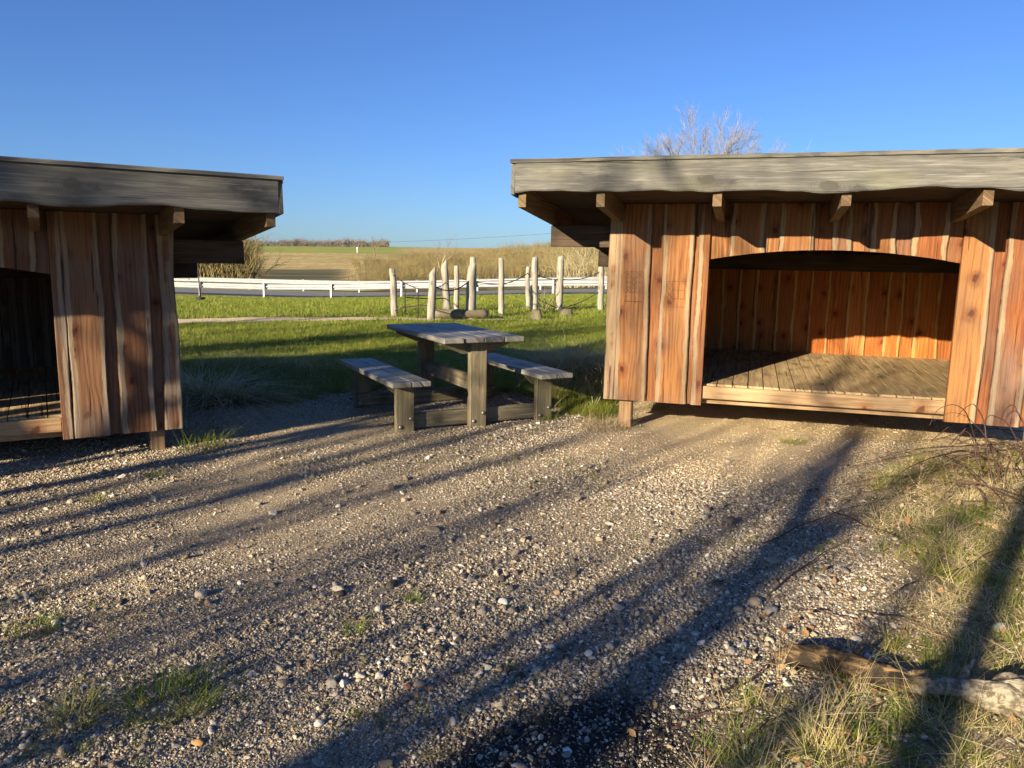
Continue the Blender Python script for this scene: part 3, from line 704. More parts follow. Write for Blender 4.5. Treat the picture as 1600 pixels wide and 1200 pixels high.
# ------------------------------------------------------------------ picnic table
TL = Vector((-.462, .887, 0)).normalized(); TC = Vector((.887, .462, 0)).normalized()
T0 = Vector((-.32, 6.95, -.01)); tang = math.atan2(TC.y, TC.x)
tb = empty('picnic_table', T0, tang)     # local x across, y along
tag(tb, 'weathered grey picnic table with two attached plank benches on the gravel', 'picnic table')
rr = random.Random(11)
top = empty('table_top', parent=tb); TZ = .835
for i in range(4):
    timber('plank', top, M['table'], (-.297 + .198 * i, .63 + rr.uniform(-.014, .014), TZ - .024 + rr.uniform(-.003, .003)), (.190, 1.58, .048), 1, bev=.006, seed=200 + i)
for sx in (-1, 1):
    bs = empty('bench_seat', parent=tb)
    for i in range(2):
        timber('plank', bs, M['table'], (sx * .70 - .09 + .18 * i + (.03 if sx > 0 else 0), .65 + rr.uniform(-.01, .01), .475 - .022), (.172, 1.70, .046), 1, bev=.006, seed=210 + i + sx * 4)
    for y in (0, 1.3):
        yy = y + (.005 if y == 0 else -.005)
        timber('leg', tb, M['tleg'], (sx * .70, yy, .2), (.165, .062, .46), 2, bev=.006, seed=int(230 + sx * 3 + y * 10))
        mb = MB(); h = .075; yb = y + (.062 if y == 0 else -.062); z0 = .43
        vs = [(sx * .70 + x, yb + dy, z0 + z) for dy in (-.03, .03) for x, z in ((-.17, 0), (-.09, -h), (.09, -h), (.17, 0))]
        mb.add(vs, [(3, 2, 1, 0)[::-1], (4, 5, 6, 7)[::-1], (0, 4, 7, 3)[::-1], (0, 1, 5, 4)[::-1], (1, 2, 6, 5)[::-1], (2, 3, 7, 6)[::-1]]); mb.at = {'bc': [(v[2], v[0] + 7 * y, y) for v in mb.v], 'ed': [.5] * 8}
        mb.build('seat_bearer', M['tleg'], tb)
for y in (0, 1.3):
    timber('leg', tb, M['tleg'], (0, y, .39), (.165, .07, .80), 2, bev=.006, seed=int(250 + y * 10))
    mb = MB(); h = .11; yb = y + (.067 if y == 0 else -.067); z0 = TZ - .052
    vs = [(x, yb + dy, z0 + z) for dy in (-.03, .03) for x, z in ((-.34, 0), (-.34, -.03), (-.14, -h), (.14, -h), (.34, -.03), (.34, 0))]
    mb.add(vs, [(0, 1, 2, 3, 4, 5), (11, 10, 9, 8, 7, 6)] + [((i + 1) % 6, i, i + 6, (i + 1) % 6 + 6) for i in range(6)]); mb.at = {'bc': [(v[2], v[0] + 9 * y, y) for v in mb.v], 'ed': [.5] * 12}
    mb.build('top_bearer', M['tleg'], tb)
    timber('ground_beam', tb, M['tleg'], (0, y + (.068 if y == 0 else -.068), .088), (1.52, .06, .135), 0, bev=.006)
    for lx in (-.70, 0, .70):
        for dx, dz in ((-.045, .055), (.05, .125)):
            mb = MB(); f = -1 if y == 0 else 1; yy = y + f * (.036 if lx == 0 else .028)
            mb.tube([(lx + dx, yy, dz), (lx + dx, yy + f * .006, dz), (lx + dx, yy + f * .011, dz)], [.018, .017, .008], 10); mb.build('bolt', M['bolt'], tb, True)
            if y > 0:
                mb = MB(); yy = y - .1; mb.tube([(lx + dx, yy, dz), (lx + dx, yy - .006, dz), (lx + dx, yy - .011, dz)], [.018, .017, .008], 10); mb.build('bolt', M['bolt'], tb, True)
timber('stretcher', tb, M['tleg'], (0.0, .65, .39), (.05, 1.30 - .075, .145), 1, bev=.005)
timber('top_rail', tb, M['tleg'], (0.0, .65, TZ - .09), (.06, 1.10, .07), 1, bev=.004)

# ------------------------------------------------------------------ playground posts and ropes
POSTS = [(617, 495, 612.6, 419.5, 10.5, 0, 'leftmost bleached post of the rope course'),
         (674, 503, 676, 422, 12, .5, 'grey post with slanted top behind table, left of lying log'),
         (699, 488, 694, 410, 11, .6, 'leaning bleached post with pointed top behind the rope net'),
         (714, 488, 713, 415, 8.4, 0, 'slim pale post just right of the leaning pointed post'),
         (734, 499, 738, 412, 14, .2, 'thick dark grey post at right end of the lying log'),
         (739, 493, 739, 401.5, 10.5, 0, 'pale post peeking over the thick dark grey post'),
         (783, 493.5, 783, 402.7, 9, 0, 'single straight pale post in the middle of the lawn'),
         (825, 483.6, 825, 416.5, 7.5, 0, 'short slim post close beside a taller gnarled post'),
         (834.5, 487, 835.7, 401.5, 11, .1, 'tall gnarled post beside a short slim post'),
         (872.8, 485.5, 876.5, 400, 11, .15, 'tall smooth post slightly leaning, second from the right shelter'),
         (938.8, 485.5, 939, 409.7, 9, 0, 'pale post nearest the wall of the right shelter')]
PB = []
for i, (bx_, by_, tx_, ty_, wpx, slant, lab) in enumerate(POSTS):
    b = gpt(bx_, by_, 0); t = at_depth(tx_, ty_, b.y); zb = float(hgt(b.x, b.y)); b.z = zb; r_ = wpx * b.y / 1200 / 2
    r = random.Random(60 + i); mb = MB(); n = 10; rows = 12; bc = []
    for k in range(rows + 1):
        f = k / rows; p = b.lerp(t, f) + Vector((.03 * mnoise.noise(Vector((i * 9, f * 2.2, 0))), .02 * mnoise.noise(Vector((i * 9, f * 2, 5))), -.15 * (1 - f) ** 6))
        for j in range(n):
            an = 2 * math.pi * j / n; rr_ = r_ * (1.08 - .16 * f) * (1 + .16 * mnoise.noise(Vector((math.cos(an) * 1.3 + i * 7, math.sin(an) * 1.3, f * 4))))
            z = p.z + (slant * r_ * 2 * math.cos(an) * (1 if i != 1 else 1) if k == rows else 0)
            if k == rows: rr_ *= .86
            mb.v.append((p.x + math.cos(an) * rr_, p.y + math.sin(an) * rr_, z)); bc.append((an * r_, z + i * 3, i * 1.7))
    for k in range(rows):
        for j in range(n):
            j2 = (j + 1) % n; mb.f.append((k * n + j, k * n + j2, (k + 1) * n + j2, (k + 1) * n + j))
    mb.f.append(tuple(range(rows * n, rows * n + n))); mb.at = {'bc': bc}
    tag(mb.build('wooden_post', M['post'], None, True), lab, 'post', 'posts of the rope climbing course'); PB.append((b, t))
def pp(i, f, dx=0): b, t = PB[i]; return b.lerp(t, f) + Vector((dx, -.03, 0))
def sag(a, b, s_, n=12): return [a.lerp(b, k / n) - Vector((0, 0, 4 * s_ * (k / n) * (1 - k / n))) for k in range(n + 1)]
def rope(label, runs, r_=.014):
    root = empty('climbing_rope', runs[0][0]); 
    for a in runs:
        mb = MB(); mb.tube([p - root.location for p in a], r_, 6); mb.build('rope_strand', M['rope'], root, True)
    tag(root, label, 'rope', 'ropes strung between the posts')
topn = sag(pp(0, .88), pp(1, .60), .10); bot_ = sag(pp(0, .16), pp(1, .42), -.05)
midn = sag(pp(0, .45), pp(2, .37), .0)
rope('sagging dark rope net between the two leftmost posts', [topn, sag(pp(0, .12), pp(1, .30), -.06), sag(topn[4] - Vector((0, 0, .36)), pp(2, .28), .02), sag(topn[4], topn[4] - Vector((0, 0, .75)), 0, 4), sag(topn[8], topn[8] - Vector((0, 0, .72)), 0, 4), sag(pp(1, .7), pp(2, .60), .08)])
rope('dark rope sagging from slant-topped post to thick dark post', [sag(pp(1, .72), pp(4, .74), .22)])
rope('long dark rope from slim pale post past the middle post', [sag(pp(3, .75), pp(6, .55), .05), sag(pp(6, .55), pp(7, .85), .06)])
rope('dark ropes slung between tall gnarled post and shelter side post', [sag(pp(8, .70), pp(9, .58), .06), sag(pp(9, .58), pp(10, .82), .12), sag(pp(9, .05), pp(10, .42), .10), sag(pp(8, .3), pp(9, .05), .05)])
# lying log and stumps
a, b = gpt(678, 500, 0), gpt(762, 499, 0); a.z = float(hgt(a.x, a.y)) + .15; b.z = a.z - .02
def gnarl(mb, pts, rad, n=12, amp=.12, fr=3.0, seed=0):
    o = len(mb.v); mb.tube(pts, rad, n)
    for i in range(o, len(mb.v)):
        k = (i - o) // n; c = Vector(pts[min(k, len(pts) - 1)]); p = Vector(mb.v[i]); d = p - c
        mb.v[i] = tuple(c + d * (1 + amp * 2 * mnoise.noise(p * fr + Vector((seed * 5, 0, 0)))))
mb = MB(); gnarl(mb, [a.lerp(b, k / 10) for k in range(11)], [.10, .115, .12, .12, .118, .12, .115, .11, .11, .105, .09], 12, .08, 4, 1); mb.at = {'bc': [(v[2] * 1.0 + v[1], v[0], 3) for v in mb.v]}
tag(mb.build('lying_log', M['tleg'], None, True), 'bleached log lying on the grass between two posts', 'log')
for (px_, py_, r_, h_, lab) in ((838, 499, .16, .26, 'low mossy tree stump at foot of the gnarled post'), (886, 494, .15, .2, 'small pale stump right of the gnarled post')):
    p = gpt(px_, py_, 0); p.z = float(hgt(p.x, p.y)); mb = MB()
    gnarl(mb, [p + Vector((0, 0, -.1)), p + Vector((0, 0, .05)), p + Vector((.01, 0, h_ * .7)), p + Vector((.01, 0, h_))], [r_ * 1.25, r_ * 1.1, r_ * .9, r_ * .8], 12, .2, 3.5, r_ * 50); mb.at = {'bc': [(v[0] + v[1], v[2], 3) for v in mb.v]}
    tag(mb.build('tree_stump', M['tleg'], None, True), lab, 'stump')
# button swing hanging behind the left shelter
p = gpt(314, 470, 0.0); sw = at_depth(313, 467, 27.0); root = empty('button_swing', (sw.x, sw.y, float(hgt(sw.x, sw.y))))
tag(root, 'black disc swing hanging on a rope beside the left shelter', 'swing')
b = root.location; dz = sw.z - b.z
mb = MB(); mb.tube([(0, 0, dz - .02), (0, 0, dz), (0, 0, dz + .05), (0, 0, dz + .07)], [.13, .165, .16, .05], 16); mb.build('seat_disc', M['rubber'], root, True)
mb = MB(); mb.tube([(0, 0, dz + .05), (-.03, 0, dz + .9), (-.10, 0, 2.75)], .022, 6); mb.build('rope_strand', M['rope'], root, True)
mb = MB(); mb.tube([(-2.1, 0, 2.78), (.25, 0, 2.78)], .07, 8); mb.build('beam', M['post'], root, True)
for x in (-2.0, -1.75): 
    mb = MB(); mb.tube([(x + (-.35 if x < -1.9 else .2), (.5 if x < -1.9 else -.5), -.1), (-1.9, 0, 2.8)], .07, 8); mb.build('leg', M['post'], root, True)

# ------------------------------------------------------------------ guard rails
def rail(name, label, q, s0, s1, face, off=0.0):
    root = empty(name, (*(RA + RN * q), 0)); tag(root, label, 'guard rail', 'road guard rails')
    rx = Matrix.Rotation(math.atan2(RD[1], RD[0]), 3, 'Z')
    ss = np.arange(s0, s1 + .1, 4.0) + off
    prof = [(-.155, .0), (-.14, .03), (-.10, .075), (-.06, .075), (-.02, .0), (.02, .0), (.06, .075), (.10, .075), (.14, .03), (.155, .0)]
    for i in range(len(ss) - 1):
        mb = MB(); n = len(prof)
        for s_ in (ss[i] - .16, ss[i + 1] + .16):
            zc = float(road_z(s_)) + .58
            e = .004 * (i % 2)
            for (z, d) in prof: mb.v.append(tuple(rx @ Vector((s_, face * (d + e + .01), 0)) + Vector((0, 0, zc + z))))
        for k in range(n - 1): mb.f.append((k, k + 1, n + k + 1, n + k))
        mb.build('rail_beam', M['galv'], root)
    for s_ in ss:
        z = float(road_z(s_)); mb = MB()
        c = rx @ Vector((s_, -face * .06, 0)); mb.box((c.x, c.y, z + .30), (.10, .06, .92), rx); c = rx @ Vector((s_ + .03, -face * .01, 0)); mb.box((c.x, c.y, z + .60), (.05, .05, .2), rx)
        mb.build('rail_post', M['galv'], root)
rail('guard_rail', 'near white steel guard rail along the lawn side of the road', 0.0, -30, 34, 1, 0.9)
rail('guard_rail', 'far white steel guard rail beyond the road', 8.6, -34, 34, -1, 2.4)

# ------------------------------------------------------------------ trees
def grow(mbs, p, d, L, r_, lvl, rnd, maxl, spread=.6, upb=.25, nseg=5, wob=.18, ratio=.66, kids=(3, 5), tw=None, zmin=None):
    pts = [p.copy()]; rad = [r_]; dd = d.normalized()
    for k in range(nseg):
        dd = (dd + Vector((rnd.gauss(0, wob), rnd.gauss(0, wob), rnd.gauss(0, wob) + upb * .15))).normalized(); pts.append(pts[-1] + dd * L / nseg); rad.append(r_ * (1 - (.55 if lvl < maxl else .85) * (k + 1) / nseg))
    mbs[0 if lvl == 0 else 1].tube(pts, rad, (8, 6, 4, 3, 3, 3)[min(lvl, 5)], cap=lvl < 2)
    if lvl >= maxl: return
    for i in range(rnd.randint(*kids)):
        f = rnd.uniform(.35, 1.0) if lvl else rnd.uniform(.45, 1.0); q = f * nseg; k = min(int(q), nseg - 1); b = pts[k].lerp(pts[k + 1], q - k)
        ax = Vector((rnd.gauss(0, 1), rnd.gauss(0, 1), rnd.gauss(0, 1))).normalized(); t = (pts[k + 1] - pts[k]).normalized(); sd = t.cross(ax).normalized()
        nd = (t + sd * rnd.uniform(spread * .6, spread * 1.35) + Vector((0, 0, upb))).normalized()
        grow(mbs, b, nd, L * ratio * rnd.uniform(.75, 1.15), max(.0035, rad[k] * (tw or .58)), lvl + 1, rnd, maxl, spread, upb, max(3, nseg - 1), wob, ratio, kids, tw)
def tree(name, label, cat, loc, stems, seed, mat_t, mat_c, group=None, **kw):
    rnd = random.Random(seed); root = empty(name, loc); mbs = (MB(), MB())
    for (off, d, L, r_) in stems: grow(mbs, Vector(off), Vector(d), L, r_, 0, rnd, **kw)
    mbs[0].build('trunk', mat_t, root, True)
    if mbs[1].v: mbs[1].build('crown', mat_c, root)
    tag(root, label, cat, group); return root
# trees behind the viewpoint whose shadows lie across the yard
SA = Vector((math.sin(SUN_AZ), math.cos(SUN_AZ), 0)); SN = Vector((SA.y, -SA.x, 0))
def shade_tree(lat, back, L, r_, seed, lab, lean=(0, 0), maxl=3, kids=(3, 5), **kw):
    p = SN * lat - SA * back; p.z = 0
    return tree('bare_tree', lab, 'tree', p, [((0, 0, -.1), (lean[0], lean[1], 1), L, r_)], seed, M['bark'], M['bark'], 'bare trees behind the viewpoint', maxl=maxl, spread=.55, upb=.22, nseg=10, wob=.085, ratio=.5, kids=kids, **kw)
shade_tree(-.36, 6.0, 5.5, .12, 1, 'bare tree casting the thick shadow along the right edge', maxl=2, kids=(1, 3))
shade_tree(-1.36, 10.0, 5.6, .16, 2, 'bare tree casting the broad shadow towards the right shelter', maxl=2, kids=(2, 3))
shade_tree(-1.82, 11.0, 5.0, .065, 3, 'slender bare tree casting the narrow shadow right of the middle', maxl=3, kids=(3, 5))
shade_tree(-2.2, 12.0, 5.0, .085, 4, 'bare tree casting the soft shadow across the middle gravel', maxl=3, kids=(4, 5))
shade_tree(-2.85, 15.0, 5.8, .11, 24, 'stout bare tree casting the wide blurred shadow left of the middle', maxl=3, kids=(4, 5))
shade_tree(-3.3, 14.0, 6.5, .06, 32, 'thin bare tree casting a wavering streak left of the middle', maxl=3, kids=(3, 5))
shade_tree(-3.6, 12.0, 7.0, .07, 33, 'thin bare tree casting a blurred streak below the table', maxl=3, kids=(3, 5))
shade_tree(-3.95, 15.0, 8.5, .105, 5, 'bare tree casting the long shadow towards the picnic table', maxl=3, kids=(3, 5))
shade_tree(-4.54, 16.0, 8.5, .12, 6, 'bare tree casting the shadow ending at the left bench', maxl=3, kids=(3, 5))
shade_tree(-5.05, 20.0, 9.0, .10, 26, 'bare tree casting faint shade before the left shelter', maxl=3, kids=(3, 5))
for i_, (la_, ba_, t_) in enumerate(((-1.75, 4.6, 'right of the middle foreground'), (-2.4, 5.0, 'across the bottom middle'), (-3.0, 4.8, 'over the lower left foreground'), (-3.7, 5.4, 'over the gravel at the left edge'))):
    p = SN * la_ - SA * ba_
    tree('bare_shrub', 'leafless shrub behind the viewpoint casting broken shade ' + t_, 'shrub', (p.x, p.y, 0), [((random.Random(i_ * 9 + k).uniform(-.5, .5), random.Random(i_ * 9 + k + 3).uniform(-.5, .5), -.05), (random.Random(k + i_).uniform(-.3, .3), random.Random(k + i_ + 7).uniform(-.3, .3), 1), 1.9, .022) for k in range(6)], 70 + i_, M['bark'], M['bark'], 'bare shrubs behind the viewpoint', maxl=2, spread=.55, upb=.2, nseg=5, wob=.12, ratio=.5, kids=(3, 5))
ROW = [(-5.35, 7.5, 4.4, .11, 'nearest the left shelter roof corner'), (-5.9, 6.0, 4.0, .13, 'second from the picnic table'), (-6.5, 7.0, 4.2, .13, 'shading the middle of the left fascia'), (-7.1, 6.2, 4.2, .14, 'shading the left shelter wall'), (-7.9, 8.0, 4.5, .15, 'shading the left shelter opening'), (-8.8, 6.5, 4.5, .15, 'shading the left shelter far end'), (-9.8, 8.5, 5, .14, 'first of those shading the lawn'), (-11.2, 8.0, 5.5, .15, 'second of those shading the lawn'), (-11.9, 9.0, 5.5, .15, 'third of those shading the lawn'), (-15.4, 8.0, 6, .15, 'last of those shading the lawn')]
for i_, (la_, ba_, L_, r_, t_) in enumerate(ROW):
    shade_tree(la_, ba_, L_, r_, 7 + i_, 'leafless tree behind the viewpoint, ' + t_, maxl=4 if i_ < 6 else 3, kids=(5, 6) if i_ < 6 else (4, 6), tw=.72)
# bare tree above the right shelter's roof
c = at_depth(1095, 300, 28.0)
tree('bare_tree', 'bare fan-shaped tree rising behind the right shelter roof', 'tree', (c.x, c.y, float(hgt(c.x, c.y))),
     [((0, 0, -.1), (0, 0, 1), 2.3, .16)] + [((.05 * dx, 0, 1.7 + .25 * (k % 3)), (dx, .15 * (-1) ** k, 1), L_ * .93, .06) for k, (dx, L_) in enumerate(((-1.25, 2.5), (-.8, 2.5), (-.42, 2.6), (-.1, 2.8), (.18, 2.9), (.5, 2.7), (.85, 2.7), (1.3, 2.6)))], 15, M['twig'], M['greytwig'], None, maxl=4, spread=.5, upb=.05, nseg=6, wob=.07, ratio=.60, kids=(5, 7), tw=.62)
def bush(name, label, cat, px0, px1, pytop, y, nst, seed, mat, r_=.03, maxl=2, spread=.7, group=None, hs=1.0):
    rnd = random.Random(seed); a, b = at_depth(px0, pytop, y), at_depth(px1, pytop, y); c = (a + b) / 2; z = float(hgt(c.x, y)); root = empty(name, (c.x, y, z)); mbs = (MB(), MB()); hw = (b.x - a.x) / 2; h = a.z - z
    for i in range(nst):
        ox = rnd.uniform(-.75, .75) * hw; hh = h * (1 - .45 * abs(ox / hw) ** 2) * rnd.uniform(.5, .95) * hs
        grow(mbs, Vector((ox, rnd.uniform(-.8, .8), -.05)), Vector((ox / hw * .35 + rnd.gauss(0, .22), rnd.gauss(0, .2), 1)), hh, r_ * rnd.uniform(.5, 1), 0, rnd, maxl, spread, .1, 5, .12, .45, (4, 6))
    mbs[0].build('stems', mat, root); mbs[1].build('crown', mat, root); tag(root, label, cat, group)
bush('leafless_shrub', 'tangled leafless shrub behind the road beside left shelter roof', 'shrub', 285, 408, 376, 54, 230, 21, M['scrub'], .045, hs=1.3)
bush('leafless_shrub', 'pale yellow arching shrub beside the right shelter wall', 'shrub', 868, 985, 378, 50, 70, 22, M['paletwig'], .03, 2, .9)
bush('leafless_shrub', 'round leafless shrub at the lower edge of the stubble field', 'shrub', 545, 625, 398, 92, 60, 23, M['scrub'], .05)
bush('leafless_shrub', 'wide leafless shrub below the skyline behind the pointed posts', 'shrub', 655, 735, 394, 86, 60, 25, M['scrub'], .05)
bush('leafless_shrub', 'dense leafless shrub on the low hill behind the middle post', 'shrub', 760, 850, 396, 80, 60, 27, M['scrub'], .045)
c = at_depth(688, 430, 75); tree('bare_tree', 'small bare tree standing in the scrub above the road', 'tree', (c.x, c.y, float(hgt(c.x, c.y))), [((0, 0, 0), (.05, 0, 1), 2.2, .07), ((0, 0, .5), (.4, 0, 1), 1.9, .05), ((0, 0, .5), (-.35, 0, 1), 1.7, .05)], 31, M['paletwig'], M['twig'], None, maxl=3, spread=.5, upb=.2, nseg=5, wob=.1, ratio=.6, kids=(4, 5))
c = at_depth(586, 395, 260); tree('bare_tree', 'distant bare tree at right end of the hilltop wood', 'tree', (c.x, c.y, float(hgt(c.x, c.y))), [((0, 0, 0), (0, 0, 1), 3.6, .2), ((0, 0, 1), (.5, 0, 1), 3.6, .12), ((0, 0, 1), (-.5, 0, 1), 3.6, .12)], 33, M['twig'], M['twig'], None, maxl=2, spread=.6, upb=.2, nseg=4, wob=.1, ratio=.6, kids=(4, 6))
# young sapling twigs by the gnarled post, and pale twigs at the corner of the right shelter
c = gpt(850, 487, 0); tree('sapling', 'young leafless sapling beside the gnarled post', 'sapling', (c.x, c.y, float(hgt(c.x, c.y))), [((0, 0, 0), (d, 0, 1), .8, .016) for d in (-.5, -.15, .1, .45, .8)], 35, M['twig'], M['twig'], None, maxl=1, spread=.5, upb=.2, nseg=4, wob=.1, ratio=.5, kids=(2, 4))
c = gpt(927, 640, 0); tree('sapling', 'little pale branching twigs at the corner of right shelter', 'sapling', (c.x, c.y, float(hgt(c.x, c.y))), [((0, 0, 0), (d, .1, 1), .26, .006) for d in (-.7, -.2, .3, .7)], 36, M['paletwig'], M['paletwig'], None, maxl=1, spread=.7, upb=.1, nseg=4, wob=.15, ratio=.5, kids=(3, 4))

# far wood along the hill top and the thicket on the knoll: masses nobody could count
def sticks(name, P, Dv, L, r_, mat, label, cat, forks=3, rs=5):
    n = len(P); g = np.random.default_rng(rs); V = []; F = []; base = 0
    def prism(A, B, ra, rb):
        d = B - A; d /= np.linalg.norm(d, axis=1)[:, None] + 1e-9; a = np.cross(d, np.array([.3, 1., .1])); a /= np.linalg.norm(a, axis=1)[:, None] + 1e-9; b = np.cross(d, a); out = []
        for (C_, rr_) in ((A, ra), (B, rb)):
            for k in range(3): t = 2.094 * k; out.append(C_ + (a * math.cos(t) + b * math.sin(t)) * rr_[:, None])
        return np.stack(out, 1)
    tip = P + Dv * L[:, None]; blocks = [prism(P, tip, r_, r_ * .3)]
    for k in range(forks):
        f = g.uniform(.3, .85, n); A = P + Dv * (L * f)[:, None]; d2 = Dv + g.normal(0, .45, (n, 3)); d2[:, 2] = np.abs(d2[:, 2]); blocks.append(prism(A, A + d2 * (L * g.uniform(.25, .5, n))[:, None], r_ * .6, r_ * .2))
    W = np.concatenate(blocks, 0); m = len(W); b0 = (np.arange(m) * 6)[:, None]
    q = np.concatenate([b0 + np.array([0, 1, 4, 3]), b0 + np.array([1, 2, 5, 4]), b0 + np.array([2, 0, 3, 5])], 0)
    return tag(npmesh(name, W.reshape(-1, 3), q, mat), label, cat, kind='stuff')
n = 1500; t = rng.random(n); px_ = 385 + 222 * t; yv = 445 + rng.uniform(-8, 12, n); xx = (px_ - 800) / 1200 * yv * 1.0
hh = (3.3 + 2.0 * fbm(px_ / 14, t * 0, 91)) * rng.uniform(.55, 1.1, n) * np.where(rng.random(n) < .25, .4, 1)
sticks('far_wood', np.stack([xx, yv, hgt(xx, yv) - .2], 1), np.stack([rng.normal(0, .18, n), rng.normal(0, .1, n), np.ones(n)], 1), hh, np.full(n, .13), M['wood_far'], 'grey leafless wood along the top of the far hill', 'wood', 5)
n = 15000; q_ = 11 + 120 * rng.random(n) ** 1.5; yv = 50 + q_; tx_ = rng.uniform(-.235, .19, n); xx = tx_ * yv
sc_ = zones(xx, yv)[5]; kp = rng.random(n) < sc_ * (.35 + .65 * sst(-.1, .12, fbm(xx / 7, yv / 10, 71))); xx, yv = xx[kp], yv[kp]; n = len(xx)
dens = .6 + 1.0 * (fbm(xx / 9, yv / 14, 61) + .4)
sticks('thicket', np.stack([xx, yv, hgt(xx, yv) - .05], 1), np.stack([rng.normal(0, .2, n), rng.normal(0, .2, n), np.ones(n)], 1), rng.uniform(.6, 1.25, n) * dens * (1 + .003 * (yv - 50)), .009 + .00009 * yv, M['scrub'], 'brown leafless thicket covering the low hill beyond the road', 'thicket', 4)
# overhead cable and its pole, little white marker on the far road
c0, c1 = at_depth(560, 378.5, 260), at_depth(1010, 354, 95)
root = empty('overhead_cable', c0); mb = MB(); mb.tube([p - c0 for p in sag(c0, c1, .5, 24)], [.035 - .02 * k / 24 for k in range(25)], 5); mb.build('wire', M['rope'], root, True); tag(root, 'thin dark overhead cable crossing the sky above the low hill', 'cable')
for c in (c0, c1):
    z = float(hgt(c.x, c.y)); mb = MB(); mb.tube([(c.x, c.y, z - .3), (c.x, c.y, c.z + .25)], [.14, .09], 8); o = mb.build('utility_pole', M['twig'], None, True); tag(o, 'thin pole at far left end of the overhead cable' if c is c0 else 'cable pole hidden behind the right shelter', 'pole')
c = at_depth(558, 388, 300); z = float(hgt(c.x, c.y)); mb = MB(); mb.box((c.x, c.y, z + .8), (.2, .2, 1.6)); mb.box((c.x, c.y, z + 1.75), (.55, .3, .6), None, .06); tag(mb.build('road_marker', M['paint']), 'tiny white marker beside the hilltop road', 'marker')

# ------------------------------------------------------------------ grass
def blades(name, n, h, spread, lean, width, mat, seed, seg=3, droop=.5):
    r = np.random.default_rng(seed); V = []; F = []
    for i in range(n):
        an, rad = r.random() * 6.28, spread * math.sqrt(r.random()); b = np.array([math.cos(an) * rad, math.sin(an) * rad, -.004]); da = an + r.normal(0, .9); le = lean * r.uniform(.2, 1.4); hh = h * r.uniform(.45, 1.1); d = np.array([math.cos(da), math.sin(da), 0]); sdv = np.array([-d[1], d[0], 0]); o = len(V)
        for k in range(seg + 1):
            f = k / seg; p = b + d * hh * (le * f + droop * le * f * f) + np.array([0, 0, hh * (f - droop * le * .55 * f * f)]); w_ = width * (1 - f * .9) * (1 if i % 3 else .7)
            V.append(p - sdv * w_ / 2); V.append(p + sdv * w_ / 2)
        for k in range(seg): F.append((o + 2 * k, o + 2 * k + 1, o + 2 * k + 3, o + 2 * k + 2))
    return npmesh(name, V, F, mat, smooth=True)
lawn_vars = [proto(blades('lawn_tuft', 16, .085, .10, .55, .007, M['lawn'], 300 + i, 2)) for i in range(4)]
lawn_far = [proto(blades('lawn_tuft', 10, .10, .2, .5, .016, M['lawn'], 310 + i, 1)) for i in range(3)]
green_vars = [proto(blades('grass_tuft_shape', 40, .095, .055, .9, .0042, M['grass'], 320 + i, 4)) for i in range(4)]
straw_vars = [proto(blades('straw_tuft_shape', 26, .095, .07, 1.7, .0034, M['straw'], 330 + i, 4, .7)) for i in range(5)]
def cover(name, label, cat, x, y, variants, s0, s1, prob=None, tilt=.12):
    if prob is not None: k = rng.random(len(x)) < prob; x, y = x[k], y[k]
    n = len(x); s_ = rng.uniform(s0, s1, n)
    return tag(scatter(name, np.stack([x, y, hgt(x, y)], 1), np.stack([rng.normal(0, tilt, n), rng.normal(0, tilt, n), rng.random(n) * 6.28], 1), np.stack([s_, s_, s_ * rng.uniform(.7, 1.2, n)], 1), rng.integers(0, len(variants), n), variants), label, cat, kind='stuff')
N = 42000; y = 7.0 + 11 * rng.random(N) ** 1.2; x = rng.uniform(-.62, .30, N) * y
z_ = zones(x, y); px_p = np.abs(y - (17.9 + .23 * (x + 9))) > .95 * (1 - np.clip((x + 11) / 11.5, 0, 1)) ** .8 + .15
inL = lambda x, y, c, f: (np.abs((x - c.x) * f.x + (y - c.y) * f.y) < HW) & (((x - c.x) * -f.y + (y - c.y) * f.x) > -.05) & (((x - c.x) * -f.y + (y - c.y) * f.x) < D)
out_h = ~(inL(x, y, cL, FL) | inL(x, y, cR, FR))
cover('lawn_grass', 'short green mown grass of the lawn', 'grass', x, y, lawn_vars, .7, 1.25, z_[0] * px_p * out_h)
N = 26000; y = 18 + 24 * rng.random(N) ** 1.1; x = rng.uniform(-.52, .25, N) * y; s_, q_ = road_sq(x, y)
px_p = np.abs(y - (17.9 + .23 * (x + 9))) > .95 * (1 - np.clip((x + 11) / 11.5, 0, 1)) ** .8 + .15
cover('far_lawn_grass', 'bright sunlit grass of the lawn towards the road', 'grass', x, y, lawn_far, .7, 1.2, (q_ < -.3) * px_p)
# right bank: straw, green tufts
N = 5200; y = rng.uniform(1.7, 6.3, N); x = rng.uniform(.2, 5.2, N); dz_ = zones(x, y)[1] * (x > grass_right_edge(y) - .5)
cover('dry_grass', 'matted straw-coloured grass on the right-hand bank', 'grass', x, y, straw_vars, .4, .85, dz_ * .7, .5)
N = 2600; y = rng.uniform(1.7, 6.2, N); x = rng.uniform(.3, 5.2, N); dz_ = zones(x, y)[1] * (x > grass_right_edge(y) - .3)
cover('green_bank_grass', 'fresh green grass clumps mixed into the straw on the right', 'grass', x, y, green_vars, .5, 1.0, dz_ * sst(-.14, .10, fbm(x * 2.2, y * 2.2, 44)) * .9, .25)
